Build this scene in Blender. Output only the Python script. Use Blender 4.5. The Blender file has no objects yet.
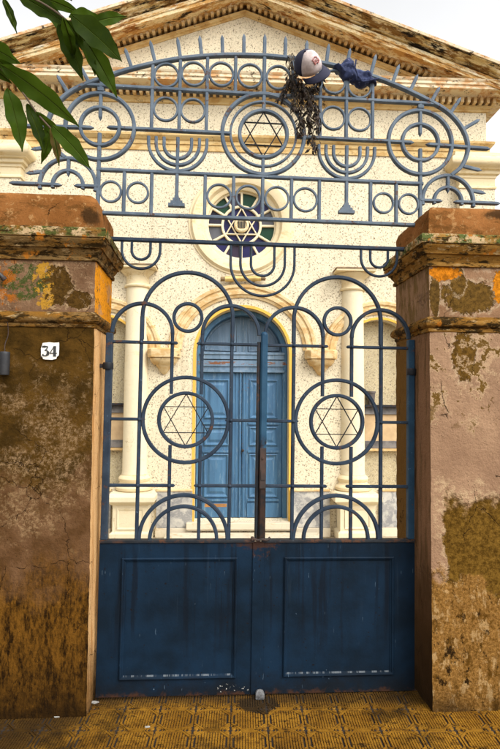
import bpy, bmesh, math, random
from mathutils import Matrix, Vector, noise as mnoise
random.seed(7)
SC = bpy.context.scene
COL = SC.collection
rad = math.radians

# ---------------------------------------------------------------- camera
H_EYE = 1.747
def camera_axes():
    pitch, roll, yaw = math.atan(25.5/545), .007, -rad(.66)
    fw = Vector((0, math.cos(pitch), math.sin(pitch))); up = Vector((0, -math.sin(pitch), math.cos(pitch))); rt = Vector((1, 0, 0))
    c, s = math.cos(roll), math.sin(roll)
    rt, up = c*rt+s*up, c*up-s*rt
    Z = Matrix.Rotation(yaw, 3, 'Z')
    return Z@rt, Z@up, Z@fw
RT, UP, FW = camera_axes()
EYE = Vector((0, 0, H_EYE))
cd = bpy.data.cameras.new('camera'); cam = bpy.data.objects.new('camera', cd); COL.objects.link(cam)
cd.sensor_fit = 'HORIZONTAL'; cd.sensor_width = 36; cd.lens = 545/500*36; cd.clip_start = .05; cd.clip_end = 2000
M = Matrix((RT, UP, -FW)).transposed().to_4x4(); M.translation = EYE
cam.matrix_world = M
SC.camera = cam
SC.render.resolution_x, SC.render.resolution_y = 684, 1024

# ---------------------------------------------------------------- light
SUN_EL, SUN_AZ = 46, 138          # azimuth measured from +Y (north) clockwise: behind the camera, to the right
w = bpy.data.worlds.new('World'); SC.world = w; w.use_nodes = True
wn, wl = w.node_tree.nodes, w.node_tree.links
wn.clear()
out = wn.new('ShaderNodeOutputWorld'); bg = wn.new('ShaderNodeBackground'); bg.inputs[1].default_value = .15
sky = wn.new('ShaderNodeTexSky'); sky.sky_type = 'NISHITA'; sky.sun_disc = False
sky.sun_elevation = rad(SUN_EL); sky.sun_rotation = rad(SUN_AZ); sky.dust_density = 4; sky.air_density = 1.0; sky.ozone_density = 1
# thin bright overcast: the sky's blue mostly washed out by cloud, with soft broken texture
hs = wn.new('ShaderNodeHueSaturation'); hs.inputs['Saturation'].default_value = .04; hs.inputs['Value'].default_value = 2.4
tc = wn.new('ShaderNodeTexCoord'); cn = wn.new('ShaderNodeTexNoise'); cn.inputs['Scale'].default_value = 2.2; cn.inputs['Detail'].default_value = 6
cr = wn.new('ShaderNodeMapRange'); cr.inputs[1].default_value = .3; cr.inputs[2].default_value = .7; cr.inputs[3].default_value = .96; cr.inputs[4].default_value = 1.1
vm = wn.new('ShaderNodeVectorMath'); vm.operation = 'SCALE'
wl.new(sky.outputs[0], hs.inputs['Color']); wl.new(tc.outputs['Generated'], cn.inputs['Vector']); wl.new(cn.outputs[0], cr.inputs[0])
wl.new(hs.outputs[0], vm.inputs[0]); wl.new(cr.outputs[0], vm.inputs['Scale'])
wl.new(vm.outputs[0], bg.inputs[0]); wl.new(bg.outputs[0], out.inputs[0])
sl = bpy.data.lights.new('sun', 'SUN'); sl.energy = .6; sl.angle = rad(25); sl.color = (1, .95, .86)
sun = bpy.data.objects.new('sun', sl); COL.objects.link(sun)
a = rad(SUN_AZ); e = rad(SUN_EL)
sdir = Vector((math.sin(a)*math.cos(e), math.cos(a)*math.cos(e), math.sin(e)))
sun.rotation_euler = sdir.to_track_quat('Z', 'Y').to_euler()
vs = SC.view_settings
vs.view_transform = 'Standard'; vs.look = 'None'; vs.gamma = 1; vs.use_curve_mapping = False; vs.exposure = .05
SC.render.engine = 'CYCLES'

# ---------------------------------------------------------------- frames: gate plane and facade plane
class Frame:
    def __init__(s, o, yaw, lean=0):
        s.o = Vector(o); y = rad(yaw); u = Vector((math.cos(y), math.sin(y), 0)); n = Vector((-math.sin(y), math.cos(y), 0)); v = Vector((0, 0, 1))
        c, q = math.cos(lean), math.sin(lean)
        s.u, s.v, s.n = c*u-q*v, c*v+q*u, n
    def mat(s, off=(0, 0, 0)):
        m = Matrix((s.u, s.n, s.v)).transposed().to_4x4()
        m.translation = s.o+off[0]*s.u+off[1]*s.n+off[2]*s.v
        return m
GATE = Frame((.09894, 3.31610, 0), 3.4, .0086)
POST = Frame((.09894, 3.31610, 0), 3.4, 0)
FAC = Frame((.0063, 7.0857, 0), 1.75, 0)
FLAT = Frame((0, 0, 0), 0, 0)

def root(name, label, cat, frame=FLAT, off=(0, 0, 0), group=None):
    o = bpy.data.objects.new(name, None); COL.objects.link(o); o.empty_display_size = .1
    o.matrix_world = frame.mat(off); o['label'] = label; o['category'] = cat
    if group: o['group'] = group
    o['_off'] = list(off)
    return o
ROOT_OFF = {}

# ---------------------------------------------------------------- mesh builder
class MB:
    def __init__(s): s.v, s.f = [], []
    def add(s, vs, fs):
        b = len(s.v); s.v += [tuple(p) for p in vs]; s.f += [tuple(i+b for i in f) for f in fs]; return s
    def box(s, x0, x1, y0, y1, z0, z1):
        return s.add([(x0,y0,z0),(x1,y0,z0),(x1,y1,z0),(x0,y1,z0),(x0,y0,z1),(x1,y0,z1),(x1,y1,z1),(x0,y1,z1)],
                     [(0,3,2,1),(4,5,6,7),(0,1,5,4),(1,2,6,5),(2,3,7,6),(3,0,4,7)])
    def loft(s, rings, closed_ring=True, cap=True, loop=False):
        n = len(rings[0]); vs = [p for r in rings for p in r]; fs = []
        m = len(rings)
        for i in range(m if loop else m-1):
            j = (i+1) % m
            for k in range(n if closed_ring else n-1):
                l = (k+1) % n
                fs.append((i*n+k, i*n+l, j*n+l, j*n+k))
        if cap and not loop:
            fs.append(tuple(range(n))[::-1]); fs.append(tuple((m-1)*n+k for k in range(n)))
        return s.add(vs, fs)
    def flat(s, path, w, d, closed=False, y=0, c=.22):
        """flat bar of width w (in the xz plane) and depth d (along y), chamfered, along a path of (x, z)"""
        P = [Vector((p[0], p[1])) for p in path]; n = len(P); rings = []
        for i in range(n):
            if closed: t = (P[(i+1) % n]-P[i-1]).normalized(); k = 1
            else:
                a_ = P[i]-P[i-1] if i else P[1]-P[0]; b_ = P[i+1]-P[i] if i < n-1 else a_
                a_ = a_.normalized(); b_ = b_.normalized(); t = (a_+b_).normalized(); k = 1/max(.4, t.dot(b_))
            q = Vector((-t.y, t.x))*k; h, g = w/2, d/2; ch = min(w, d)*c
            sec = [(h-ch, -g), (h, -g+ch), (h, g-ch), (h-ch, g), (-h+ch, g), (-h, g-ch), (-h, -g+ch), (-h+ch, -g)]
            rings.append([(P[i].x+q.x*a, y+b, P[i].y+q.y*a) for a, b in sec])
        return s.loft(rings, loop=closed)
    def bar(s, a, b, w, d, y=0): return s.flat([a, b], w, d, y=y)
    def ring(s, cx, cz, r, w, d, y=0, n=56): return s.flat([(cx+r*math.cos(2*math.pi*i/n), cz+r*math.sin(2*math.pi*i/n)) for i in range(n)], w, d, True, y)
    def arc(s, cx, cz, r, a0, a1, w, d, y=0, n=32, rz=None): return s.flat(arcpts(cx, cz, r, a0, a1, n, rz), w, d, y=y)
    def spear(s, a, b, w, d, y=0, tips=(False, True), tl=.045):
        """bar in the xz plane from a to b, forged to a point at the chosen ends"""
        a, b = Vector(a), Vector(b); t = (b-a).normalized(); q = Vector((-t.y, t.x)); L = (b-a).length; st = []
        if tips[0]: st += [(0, .08), (tl*.45, .95), (tl, 1.0)]
        else: st += [(0, 1)]
        if tips[1]: st += [(L-tl, 1.0), (L-tl*.45, .95), (L, .08)]
        else: st += [(L, 1)]
        rings = []
        for x, k in st:
            p = a+t*x; h, g = w/2*k, d/2*(.3+.7*k)
            rings.append([(p.x+q.x*h, y-g*.6, p.y+q.y*h), (p.x+q.x*h, y+g*.6, p.y+q.y*h), (p.x+q.x*h*.6, y+g, p.y+q.y*h*.6), (p.x-q.x*h*.6, y+g, p.y-q.y*h*.6),
                          (p.x-q.x*h, y+g*.6, p.y-q.y*h), (p.x-q.x*h, y-g*.6, p.y-q.y*h), (p.x-q.x*h*.6, y-g, p.y-q.y*h*.6), (p.x+q.x*h*.6, y-g, p.y+q.y*h*.6)])
        return s.loft(rings)
    def tube(s, pts, r, n=8, rs=None):
        P = [Vector(p) for p in pts]; rings = []; prev = None
        for i, p in enumerate(P):
            t = ((P[i+1] if i < len(P)-1 else p)-(P[i-1] if i else p)).normalized()
            q = (prev-t*prev.dot(t)) if prev else (t.cross(Vector((.31, .2, .93))))
            if q.length < 1e-6: q = t.orthogonal()
            q.normalize(); prev = q; b = t.cross(q); rr = rs[i] if rs else r
            rings.append([p+rr*(math.cos(2*math.pi*k/n)*q+math.sin(2*math.pi*k/n)*b) for k in range(n)])
        return s.loft(rings)
    def lathe(s, prof, cx=0, cy=0, n=24, a0=0, a1=360, cap=True):
        full = a1-a0 >= 360; m = n if full else n+1
        rings = [[(cx+r*math.cos(rad(a0+(a1-a0)*k/n)), cy+r*math.sin(rad(a0+(a1-a0)*k/n)), z) for k in range(m)] for r, z in prof]
        return s.loft(rings, closed_ring=full, cap=cap and full)
    def prism(s, poly, y0, y1):
        n = len(poly); vs = [(x, y0, z) for x, z in poly]+[(x, y1, z) for x, z in poly]
        return s.add(vs, [tuple(range(n))[::-1], tuple(range(n, 2*n))]+[(i, (i+1) % n, n+(i+1) % n, n+i) for i in range(n)])
    def mould(s, path, prof, closed=False):
        """sweep a profile [(across, y)] along an (x, z) path; across is to the left of travel"""
        P = [Vector(p) for p in path]; n = len(P); rings = []
        for i in range(n):
            if closed: a_ = (P[i]-P[i-1]).normalized(); b_ = (P[(i+1) % n]-P[i]).normalized()
            else:
                a_ = (P[i]-P[i-1] if i else P[1]-P[0]).normalized(); b_ = (P[i+1]-P[i] if i < n-1 else P[i]-P[i-1]).normalized()
            t = (a_+b_).normalized(); k = 1/max(.3, t.dot(b_)); q = Vector((-t.y, t.x))*k
            rings.append([(P[i].x+q.x*a, b, P[i].y+q.y*a) for a, b in prof])
        return s.loft(rings, loop=closed)
    def rects(s, prof, x0, x1, y0, y1, seg=0, jit=0, seed=0, cap=True):
        """loft of rectangles: prof is [(outset, z)]; seg divides the sides, jit roughens"""
        rings = []
        for p, z in prof:
            X0, X1, Y0, Y1 = x0-p, x1+p, y0-p, y1+p; c = [(X0, Y0), (X1, Y0), (X1, Y1), (X0, Y1)]; r = []
            for i in range(4):
                a_, b_ = Vector(c[i]), Vector(c[(i+1) % 4]); m = max(1, int((b_-a_).length/seg)) if seg else 1
                m = max(1, int(((x1-x0) if i % 2 == 0 else (y1-y0))/seg)) if seg else 1
                for k in range(m):
                    q = a_.lerp(b_, k/m); v3 = Vector((q.x, q.y, z))
                    if jit:
                        d = mnoise.noise(v3*7+Vector((seed, 0, 0)))*.6+mnoise.noise(v3*23+Vector((seed, 3, 0)))*.4
                        e2 = mnoise.noise(v3*31+Vector((seed, 9, 0)))
                        corner = .35 if k else 1.0
                        nx = (-1 if i == 3 else 1 if i == 1 else 0); ny = (-1 if i == 0 else 1 if i == 2 else 0)
                        if k == 0: nx = -1 if i in (0, 3) else 1; ny = -1 if i in (0, 1) else 1
                        v3 += Vector((nx, ny, 0))*(d*jit-(abs(e2)*jit*1.2 if k == 0 else 0))
                    r.append(tuple(v3))
            rings.append(r)
        return s.loft(rings, cap=cap)
    def build(s, name, mat, parent=None, smooth=False, off=None, frame=None, bevel=0):
        me = bpy.data.meshes.new(name)
        if off is None: off = tuple(parent['_off']) if parent and '_off' in parent else (0, 0, 0)
        me.from_pydata([(x-off[0], y-off[1], z-off[2]) for x, y, z in s.v], [], s.f)
        bm = bmesh.new(); bm.from_mesh(me); bmesh.ops.recalc_face_normals(bm, faces=bm.faces); bm.to_mesh(me); bm.free()
        me.materials.append(mat); o = bpy.data.objects.new(name, me); COL.objects.link(o)
        if smooth:
            me.polygons.foreach_set('use_smooth', [True]*len(me.polygons))
            me.set_sharp_from_angle(angle=rad(40))
        if parent:
            o.parent = parent
            p = parent
            while p.parent: p = p.parent
            if '_off' not in o: o['_off'] = list(p['_off']) if '_off' in p else [0, 0, 0]
        elif frame is not None: o.matrix_world = frame.mat(off)
        if bevel:
            b = o.modifiers.new('edge', 'BEVEL'); b.width = bevel; b.segments = 2; b.limit_method = 'ANGLE'; b.angle_limit = rad(35)
        return o

def arcpts(cx, cz, r, a0, a1, n=32, rz=None):
    rz = r if rz is None else rz
    return [(cx+r*math.cos(rad(a0+(a1-a0)*i/n)), cz+rz*math.sin(rad(a0+(a1-a0)*i/n))) for i in range(n+1)]
def spline(pts, n=10):
    P = [Vector(p) for p in pts]; P = [2*P[0]-P[1]]+P+[2*P[-1]-P[-2]]; o = []
    for i in range(1, len(P)-2):
        for k in range(n):
            t = k/n; p0, p1, p2, p3 = P[i-1:i+3]
            o.append(.5*((2*p1)+(-p0+p2)*t+(2*p0-5*p1+4*p2-p3)*t*t+(-p0+3*p1-3*p2+p3)*t**3))
    return [tuple(p) for p in o+[P[-2]]]
def holed(name, outer, holes, y0, y1, mat, parent):
    """plate in the xz plane with holes cut through it"""
    cu = bpy.data.curves.new(name, 'CURVE'); cu.dimensions = '2D'; cu.fill_mode = 'BOTH'; cu.extrude = abs(y1-y0)/2
    for poly in [outer]+holes:
        sp = cu.splines.new('POLY'); sp.points.add(len(poly)-1); sp.use_cyclic_u = True
        for p, q in zip(sp.points, poly): p.co = (q[0], q[1], 0, 1)
    t = bpy.data.objects.new('tmp', cu); COL.objects.link(t)
    dg = bpy.context.evaluated_depsgraph_get(); dg.update()
    me = bpy.data.meshes.new_from_object(t.evaluated_get(dg)); bpy.data.objects.remove(t); bpy.data.curves.remove(cu)
    off = tuple(parent['_off']) if parent and '_off' in parent else (0, 0, 0)
    for v in me.vertices:
        x, z, d = v.co; v.co = (x-off[0], (y0+y1)/2-d-off[1], z-off[2])
    me.name = name; me.materials.clear(); me.materials.append(mat)
    o = bpy.data.objects.new(name, me); COL.objects.link(o); o.parent = parent; o['_off'] = list(off)
    bm = bmesh.new(); bm.from_mesh(me); bmesh.ops.remove_doubles(bm, verts=bm.verts, dist=1e-5); bmesh.ops.recalc_face_normals(bm, faces=bm.faces); bm.to_mesh(me); bm.free()
    return o

# ---------------------------------------------------------------- materials
class NT:
    def __init__(s, name):
        s.m = bpy.data.materials.new(name); s.m.use_nodes = True; s.t = s.m.node_tree; s.t.nodes.clear()
        s.o = s.t.nodes.new('ShaderNodeOutputMaterial'); s.b = s.t.nodes.new('ShaderNodeBsdfPrincipled'); s.t.links.new(s.b.outputs[0], s.o.inputs[0])
        tc = s.t.nodes.new('ShaderNodeTexCoord'); s.P = tc.outputs['Object']; s.N = tc.outputs['Normal']
        sp = s.t.nodes.new('ShaderNodeSeparateXYZ'); s.t.links.new(s.P, sp.inputs[0]); s.x, s.y, s.z = sp.outputs
        sn = s.t.nodes.new('ShaderNodeSeparateXYZ'); s.t.links.new(s.N, sn.inputs[0]); s.nx, s.ny, s.nz = sn.outputs
    def put(s, inp, v):
        if hasattr(v, 'is_output') or isinstance(v, bpy.types.NodeSocket): s.t.links.new(v, inp)
        elif isinstance(v, (tuple, list)) and len(v) == 3 and inp.type == 'RGBA': inp.default_value = (*v, 1)
        else: inp.default_value = v
    def math(s, op, a, b=0, c=0, clamp=False):
        n = s.t.nodes.new('ShaderNodeMath'); n.operation = op; n.use_clamp = clamp
        s.put(n.inputs[0], a); s.put(n.inputs[1], b); s.put(n.inputs[2], c); return n.outputs[0]
    def vec(s, op, a, b=(0, 0, 0), sc=None):
        n = s.t.nodes.new('ShaderNodeVectorMath'); n.operation = op; s.put(n.inputs[0], a); s.put(n.inputs[1], b)
        if sc is not None: s.put(n.inputs['Scale'], sc)
        return n.outputs['Value'] if op in ('LENGTH', 'DOT_PRODUCT', 'DISTANCE') else n.outputs[0]
    def noise(s, scale, detail=4, rough=.55, dist=0, v=None, col=False):
        n = s.t.nodes.new('ShaderNodeTexNoise'); s.put(n.inputs['Vector'], s.P if v is None else v)
        n.inputs['Scale'].default_value = scale; n.inputs['Detail'].default_value = detail; n.inputs['Roughness'].default_value = rough; n.inputs['Distortion'].default_value = dist
        return n.outputs['Color'] if col else n.outputs[0]
    def vor(s, scale, feature='F1', v=None, out='Distance', rand=1):
        n = s.t.nodes.new('ShaderNodeTexVoronoi'); n.feature = feature; s.put(n.inputs['Vector'], s.P if v is None else v); n.inputs['Scale'].default_value = scale
        n.inputs['Randomness'].default_value = rand
        return n.outputs[out]
    def step(s, f, lo, hi):
        n = s.t.nodes.new('ShaderNodeMapRange'); n.interpolation_type = 'SMOOTHSTEP'; s.put(n.inputs[0], f)
        a, b = (0, 1) if lo < hi else (1, 0)
        n.inputs[1].default_value = min(lo, hi); n.inputs[2].default_value = max(lo, hi); n.inputs[3].default_value = a; n.inputs[4].default_value = b
        return n.outputs[0]
    def mix(s, f, a, b):
        n = s.t.nodes.new('ShaderNodeMix'); n.data_type = 'RGBA'; s.put(n.inputs[0], f); s.put(n.inputs[6], a); s.put(n.inputs[7], b); return n.outputs[2]
    def mul(s, *a):
        r = a[0]
        for b in a[1:]: r = s.math('MULTIPLY', r, b)
        return r
    def scale(s, v3):  # stretched coordinates
        return s.vec('MULTIPLY', s.P, v3)
    def blob(s, c, r, wob=.5, sc=9, soft=.07):
        d = s.vec('LENGTH', s.vec('DIVIDE', s.vec('SUBTRACT', s.P, c), r))
        d = s.math('ADD', d, s.math('MULTIPLY', s.math('SUBTRACT', s.noise(sc, 6, .65), .5), wob*2))
        d = s.math('ADD', d, s.math('MULTIPLY', s.math('SUBTRACT', s.noise(sc*4.5, 5, .7), .5), wob*1.3))
        return s.step(d, 1+soft, 1-soft)
    def patch(s, col, c, r, new, wob=.6, sc=10, rim=.7):
        d = s.vec('LENGTH', s.vec('DIVIDE', s.vec('SUBTRACT', s.P, c), r))
        d = s.math('ADD', d, s.math('MULTIPLY', s.math('SUBTRACT', s.noise(sc, 6, .65), .5), wob*2))
        d = s.math('ADD', d, s.math('MULTIPLY', s.math('SUBTRACT', s.noise(sc*4.5, 5, .7), .5), wob*1.5))
        m = s.step(d, 1.04, .98); e = s.mul(s.step(d, 1.32, 1.1), s.step(s.noise(sc*3, 5, .7), .42, .56))
        s.depth = m if not hasattr(s, 'depth') else s.math('MAXIMUM', s.depth, m)
        col = s.mix(s.math('MULTIPLY', e, rim), col, (.56, .44, .3))
        k = s.mix(s.step(s.noise(38, 6, .75), .36, .64), tuple(x*.6 for x in new), tuple(min(1, x*1.35) for x in new))
        return s.mix(m, col, k)
    def cracks(s, scale, width=.012, keep=.5):
        v = s.vec('ADD', s.P, s.vec('SCALE', s.noise(6, 5, .6, col=True), sc=.16))
        e = s.step(s.vor(scale, 'DISTANCE_TO_EDGE', v), width*.55, width*.1)
        return s.mul(e, s.step(s.noise(3.1, 3), keep+.06, keep+.12), s.step(s.noise(24, 3), .3, .5))
    def done(s, col, rough=.8, bump=None, strength=.4, dist=.01, spec=None, **kw):
        s.put(s.b.inputs['Base Color'], col); s.put(s.b.inputs['Roughness'], rough)
        if spec is not None: s.b.inputs['Specular IOR Level'].default_value = spec
        if bump is not None:
            n = s.t.nodes.new('ShaderNodeBump'); n.inputs['Strength'].default_value = strength; n.inputs['Distance'].default_value = dist
            s.put(n.inputs['Height'], bump); s.t.links.new(n.outputs[0], s.b.inputs['Normal'])
        for k, v in kw.items(): s.put(s.b.inputs[k.replace('_', ' ')], v)
        return s.m

def m_iron(name, c1, c2, rust=.62):
    n = NT(name)
    c = n.mix(n.step(n.noise(9, 5, .6), .35, .68), c1, c2)
    c = n.mix(n.step(n.noise(60, 3, .7), .66, .72), c, tuple(min(1, x*2.4+.03) for x in c2))
    r = n.mul(n.step(n.noise(26, 6, .7), rust, rust+.06), n.step(n.noise(4, 3), .45, .6))
    c = n.mix(r, c, (.07, .03, .015))
    return n.done(c, n.math('ADD', .42, n.math('MULTIPLY', n.noise(30, 3), .3)), n.noise(70, 4, .6), .25, .002, spec=.2)

def m_panel():
    n = NT('gate_panel_paint')
    c = n.mix(n.step(n.noise(3.2, 5, .6), .3, .7), (.0025, .0075, .014), (.0042, .0155, .033))
    # runs of washed dirt down the sheet
    st = n.noise(1, 4, .6, v=n.scale((17, 1, .9)))
    c = n.mix(n.mul(n.math('MULTIPLY', n.step(st, .52, .66), .75), n.step(n.math('ADD', n.z, n.math('MULTIPLY', n.noise(9), .5)), .35, .75)), c, (.0025, .005, .009))
    # rust below the top rail by the meeting stile
    d = n.math('ADD', n.math('MULTIPLY', n.math('SUBTRACT', .93, n.math('ABSOLUTE', n.x)), 4.2), n.math('MULTIPLY', n.math('SUBTRACT', .92, n.z), 10))
    rs = n.mul(n.step(n.math('ADD', d, n.math('MULTIPLY', n.math('SUBTRACT', n.noise(26, 6, .7), .5), 3.2)), 1.0, .5), n.step(n.z, .75, .8))
    c = n.mix(rs, c, (.035, .017, .012))
    # darker and greyer towards the bottom of the sheet
    g = n.step(n.math('ADD', n.z, n.math('MULTIPLY', n.noise(10, 5, .65), .3)), .34, .12)
    c = n.mix(n.math('MULTIPLY', g, .75), c, (.006, .006, .006))
    # chips and scratches
    ch = n.mul(n.step(n.vor(34, v=n.vec('ADD', n.P, n.vec('SCALE', n.noise(20, col=True), sc=.04))), .17, .1), n.step(n.noise(5, 4, .6), .64, .7))
    c = n.mix(ch, c, (.07, .10, .13))
    pit = n.mul(n.step(n.vor(27, v=n.vec('ADD', n.P, n.vec('SCALE', n.noise(20, col=True), sc=.05))), .16, .08), n.step(n.noise(4, 4, .6), .5, .56))
    c = n.mix(pit, c, (.006, .005, .005))
    sc = n.mul(n.step(n.noise(1, 2, .5, v=n.scale((120, 1, 12))), .7, .73), n.step(n.noise(3.3, 2), .5, .6))
    c = n.mix(n.math('MULTIPLY', sc, .6), c, (.1, .15, .2))
    lo = n.mul(n.step(n.noise(60, 4, .7), .6, .66), n.blob((.77, 0, .05), (.10, 9, .028), .4, 12))
    c = n.mix(lo, c, (.5, .48, .42))
    wl_ = n.mul(n.step(n.z, .1285, .1295), n.step(n.z, .1375, .1365), n.step(n.math('ABSOLUTE', n.x), .135, .145), n.step(n.math('ABSOLUTE', n.x), .775, .765), n.step(n.noise(1, 5, .75, v=n.scale((30, 1, 1))), .47, .56))
    c = n.mix(n.math('MULTIPLY', wl_, .45), c, (.2, .22, .23))  # moulding's bottom ledge: edge wear and its highlight put into the colour
    dr = n.mul(n.step(n.noise(1, 5, .65, v=n.scale((30, 1, 1.2))), .6, .68), n.step(n.z, .3, .85))
    c = n.mix(n.math('MULTIPLY', dr, .3), c, (.03, .045, .06))
    edge = n.mul(n.step(n.math('ADD', n.z, n.math('MULTIPLY', n.noise(24, 5, .7), .09)), .085, .06), n.step(n.noise(16, 5, .7), .44, .56))
    c = n.mix(edge, c, (.04, .018, .01))
    h = n.math('ADD', n.noise(3.5, 4), n.math('MULTIPLY', n.noise(90, 3), .12))
    return n.done(c, n.math('ADD', .45, n.math('MULTIPLY', n.noise(12, 4), .3)), h, .4, .012, spec=.1)

def m_pebble(name, base=(.72, .625, .44)):
    n = NT(name)
    c = n.mix(n.step(n.noise(1.1, 5, .65), .35, .7), base, tuple(x*.86 for x in base))
    st = n.mul(n.step(n.noise(1, 6, .65, v=n.scale((7, 7, .7))), .5, .7), n.step(n.noise(1.7, 4), .4, .6))
    c = n.mix(n.math('MULTIPLY', st, .42), c, (.38, .3, .18))
    v = n.vec('ADD', n.P, n.vec('SCALE', n.noise(45, 4, .7, col=True), sc=.045))
    sp = n.mul(n.step(n.math('ADD', n.vor(31, v=v), n.math('MULTIPLY', n.noise(90, 3, .7), .24)), .45, .33), n.step(n.noise(9, 4, .7), .34, .5))
    c = n.mix(n.math('MULTIPLY', sp, .85), c, n.mix(n.step(n.noise(23, 2), .4, .6), (.09, .062, .035), (.27, .22, .15)))
    s2 = n.step(n.math('ADD', n.vor(58, v=v), n.math('MULTIPLY', n.noise(120, 2), .2)), .46, .32)
    c = n.mix(n.math('MULTIPLY', s2, n.math('MULTIPLY', n.noise(8, 4, .6), 1.3, clamp=True)), c, (.2, .145, .075))
    c = n.mix(n.math('MULTIPLY', n.step(n.noise(75, 4, .75), .48, .62), .45), c, (.46, .36, .2))
    c = n.mix(n.math('MULTIPLY', n.step(n.noise(120, 3, .75), .55, .63), .4), c, (.95, .88, .7))
    h = n.math('SUBTRACT', n.noise(85, 4, .7), n.math('MULTIPLY', sp, .5))
    return n.done(c, .9, h, .7, .01)

def m_stucco(name, base, stain, amt=.5, dark=(.05, .03, .012), rust=.6, white=None):
    n = NT(name)
    c = n.mix(n.step(n.noise(2, 5, .6), .35, .7), base, tuple(x*.88 for x in base))
    s1 = n.step(n.noise(1.0, 6, .7, v=n.scale((5, 5, 9))), 1-amt-.06, 1-amt+.08)
    c = n.mix(n.math('MULTIPLY', s1, .85), c, stain)
    if white: c = n.mix(n.step(n.noise(1, 6, .7, v=n.vec('ADD', n.scale((7, 7, 12)), (3, 7, 1))), .55, .62), c, white)
    s2 = n.step(n.noise(1, 6, .75, v=n.vec('ADD', n.scale((9, 9, 14)), (7, 1, 4))), rust, rust+.07)
    c = n.mix(s2, c, dark)
    c = n.mix(n.math('MULTIPLY', n.cracks(3, .012, .5), .8), c, dark)
    return n.done(c, .85, n.math('ADD', n.noise(28, 5, .65), n.math('MULTIPLY', s2, -.3)), .35, .01)

def m_rake(name, base, stains):
    n = NT(name)
    ac = n.math('ADD', n.z, n.math('MULTIPLY', n.math('ABSOLUTE', n.math('ADD', n.x, .03)), .355))
    cb = n.t.nodes.new('ShaderNodeCombineXYZ'); n.put(cb.inputs[0], n.math('MULTIPLY', n.x, 3.2)); n.put(cb.inputs[1], n.math('MULTIPLY', n.y, 9)); n.put(cb.inputs[2], n.math('MULTIPLY', ac, 15))
    v = cb.outputs[0]; c = base
    for i, (col, lo) in enumerate(stains):
        c = n.mix(n.step(n.noise(1, 7, .72, v=n.vec('ADD', v, (i*7.3, i*3.1, i*5.7))), lo, lo+.09), c, col)
    c = n.mix(n.math('MULTIPLY', n.step(n.noise(40, 4, .7), .5, .65), .3), c, (.1, .05, .015))
    return n.done(c, .9, n.noise(30, 5, .7), .5, .012, spec=.2)

def plaster_fx(n, c, crack=2.2, keep=.5, pit=.5, tone=(.62, .53, .41)):
    """common weathering of the old lime plaster: cracks, pits, salt bloom edges; returns colour and height"""
    k = n.cracks(crack, .014, keep)
    c = n.mix(n.math('MULTIPLY', k, .85), c, (.03, .016, .006))
    p = n.mul(n.step(n.vor(60), .16, .08), n.step(n.noise(7, 3), pit, pit+.08))
    c = n.mix(p, c, (.03, .018, .008))
    gr = n.noise(150, 3, .7)
    c = n.mix(n.math('MULTIPLY', n.step(gr, .45, .62), .3), c, n.mix(.5, c, (.03, .018, .006)))
    h = n.math('ADD', n.math('MULTIPLY', n.noise(13, 7, .68), 1.0), n.math('MULTIPLY', n.noise(55, 4, .7), .5))
    h = n.math('SUBTRACT', n.math('SUBTRACT', h, n.math('MULTIPLY', k, .6)), n.math('MULTIPLY', p, .3))
    if hasattr(n, 'depth'): h = n.math('SUBTRACT', h, n.math('MULTIPLY', n.depth, .9))
    return n.vec('MULTIPLY', c, tone), h

def m_shaft_left():
    n = NT('old_plaster_olive')
    zz = n.math('ADD', n.z, n.math('MULTIPLY', n.math('SUBTRACT', n.noise(3.5, 6, .65), .5), .9))
    olive = n.mix(n.step(n.noise(8, 6, .65), .35, .65), (.05, .03, .006), (.115, .066, .014))
    ochre = n.mix(n.step(n.math('ADD', n.math('MULTIPLY', n.noise(1, 7, .75, v=n.scale((19, 19, 6))), .6), n.math('MULTIPLY', n.noise(1, 6, .75, v=n.scale((70, 70, 24))), .4)), .40, .58), (.018, .009, .002), (.2, .1, .016))
    mauve = n.mix(n.step(n.noise(9, 5, .6), .3, .7), (.2, .12, .07), (.11, .06, .026))
    c = n.mix(n.step(zz, 1.2, 1.35), mauve, olive)
    c = n.mix(n.step(n.math('ADD', n.x, n.math('MULTIPLY', n.noise(7, 6, .65), .22)), -1.37, -1.42), c, (.2, .125, .07))   # older pink coat at the far side
    salt = n.mul(n.step(n.noise(60, 8, .82), .44, .6), n.step(n.noise(5, 7, .75), .45, .58), n.step(zz, 1.0, 1.12), n.step(zz, 1.95, 1.6))
    c = n.mix(n.math('MULTIPLY', salt, .8), c, (.42, .31, .2))
    salt2 = n.mul(n.step(n.noise(30, 6, .75), .52, .62), n.step(n.noise(3.5, 5, .6, v=n.vec('ADD', n.P, (4, 2, 9))), .56, .62))
    c = n.mix(n.math('MULTIPLY', salt2, .7), c, (.3, .22, .13))
    c = n.mix(n.step(zz, .95, .6), c, ochre)
    c = n.mix(n.math('MULTIPLY', n.step(zz, .32, .02), .85), c, (.016, .009, .003))
    # cheek towards the gate keeps its pale peach limewash
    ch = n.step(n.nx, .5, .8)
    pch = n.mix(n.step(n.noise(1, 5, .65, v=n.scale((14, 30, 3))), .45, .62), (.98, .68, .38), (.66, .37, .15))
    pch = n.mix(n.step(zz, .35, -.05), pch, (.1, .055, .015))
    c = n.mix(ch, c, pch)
    c, h = plaster_fx(n, c, 3.2, .40)
    h = n.math('ADD', h, n.math('MULTIPLY', n.step(zz, .9, .5), n.math('MULTIPLY', n.noise(1, 6, .7, v=n.scale((30, 30, 10))), 1.4)))
    return n.done(c, .92, h, .75, .014, spec=.05)

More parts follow.
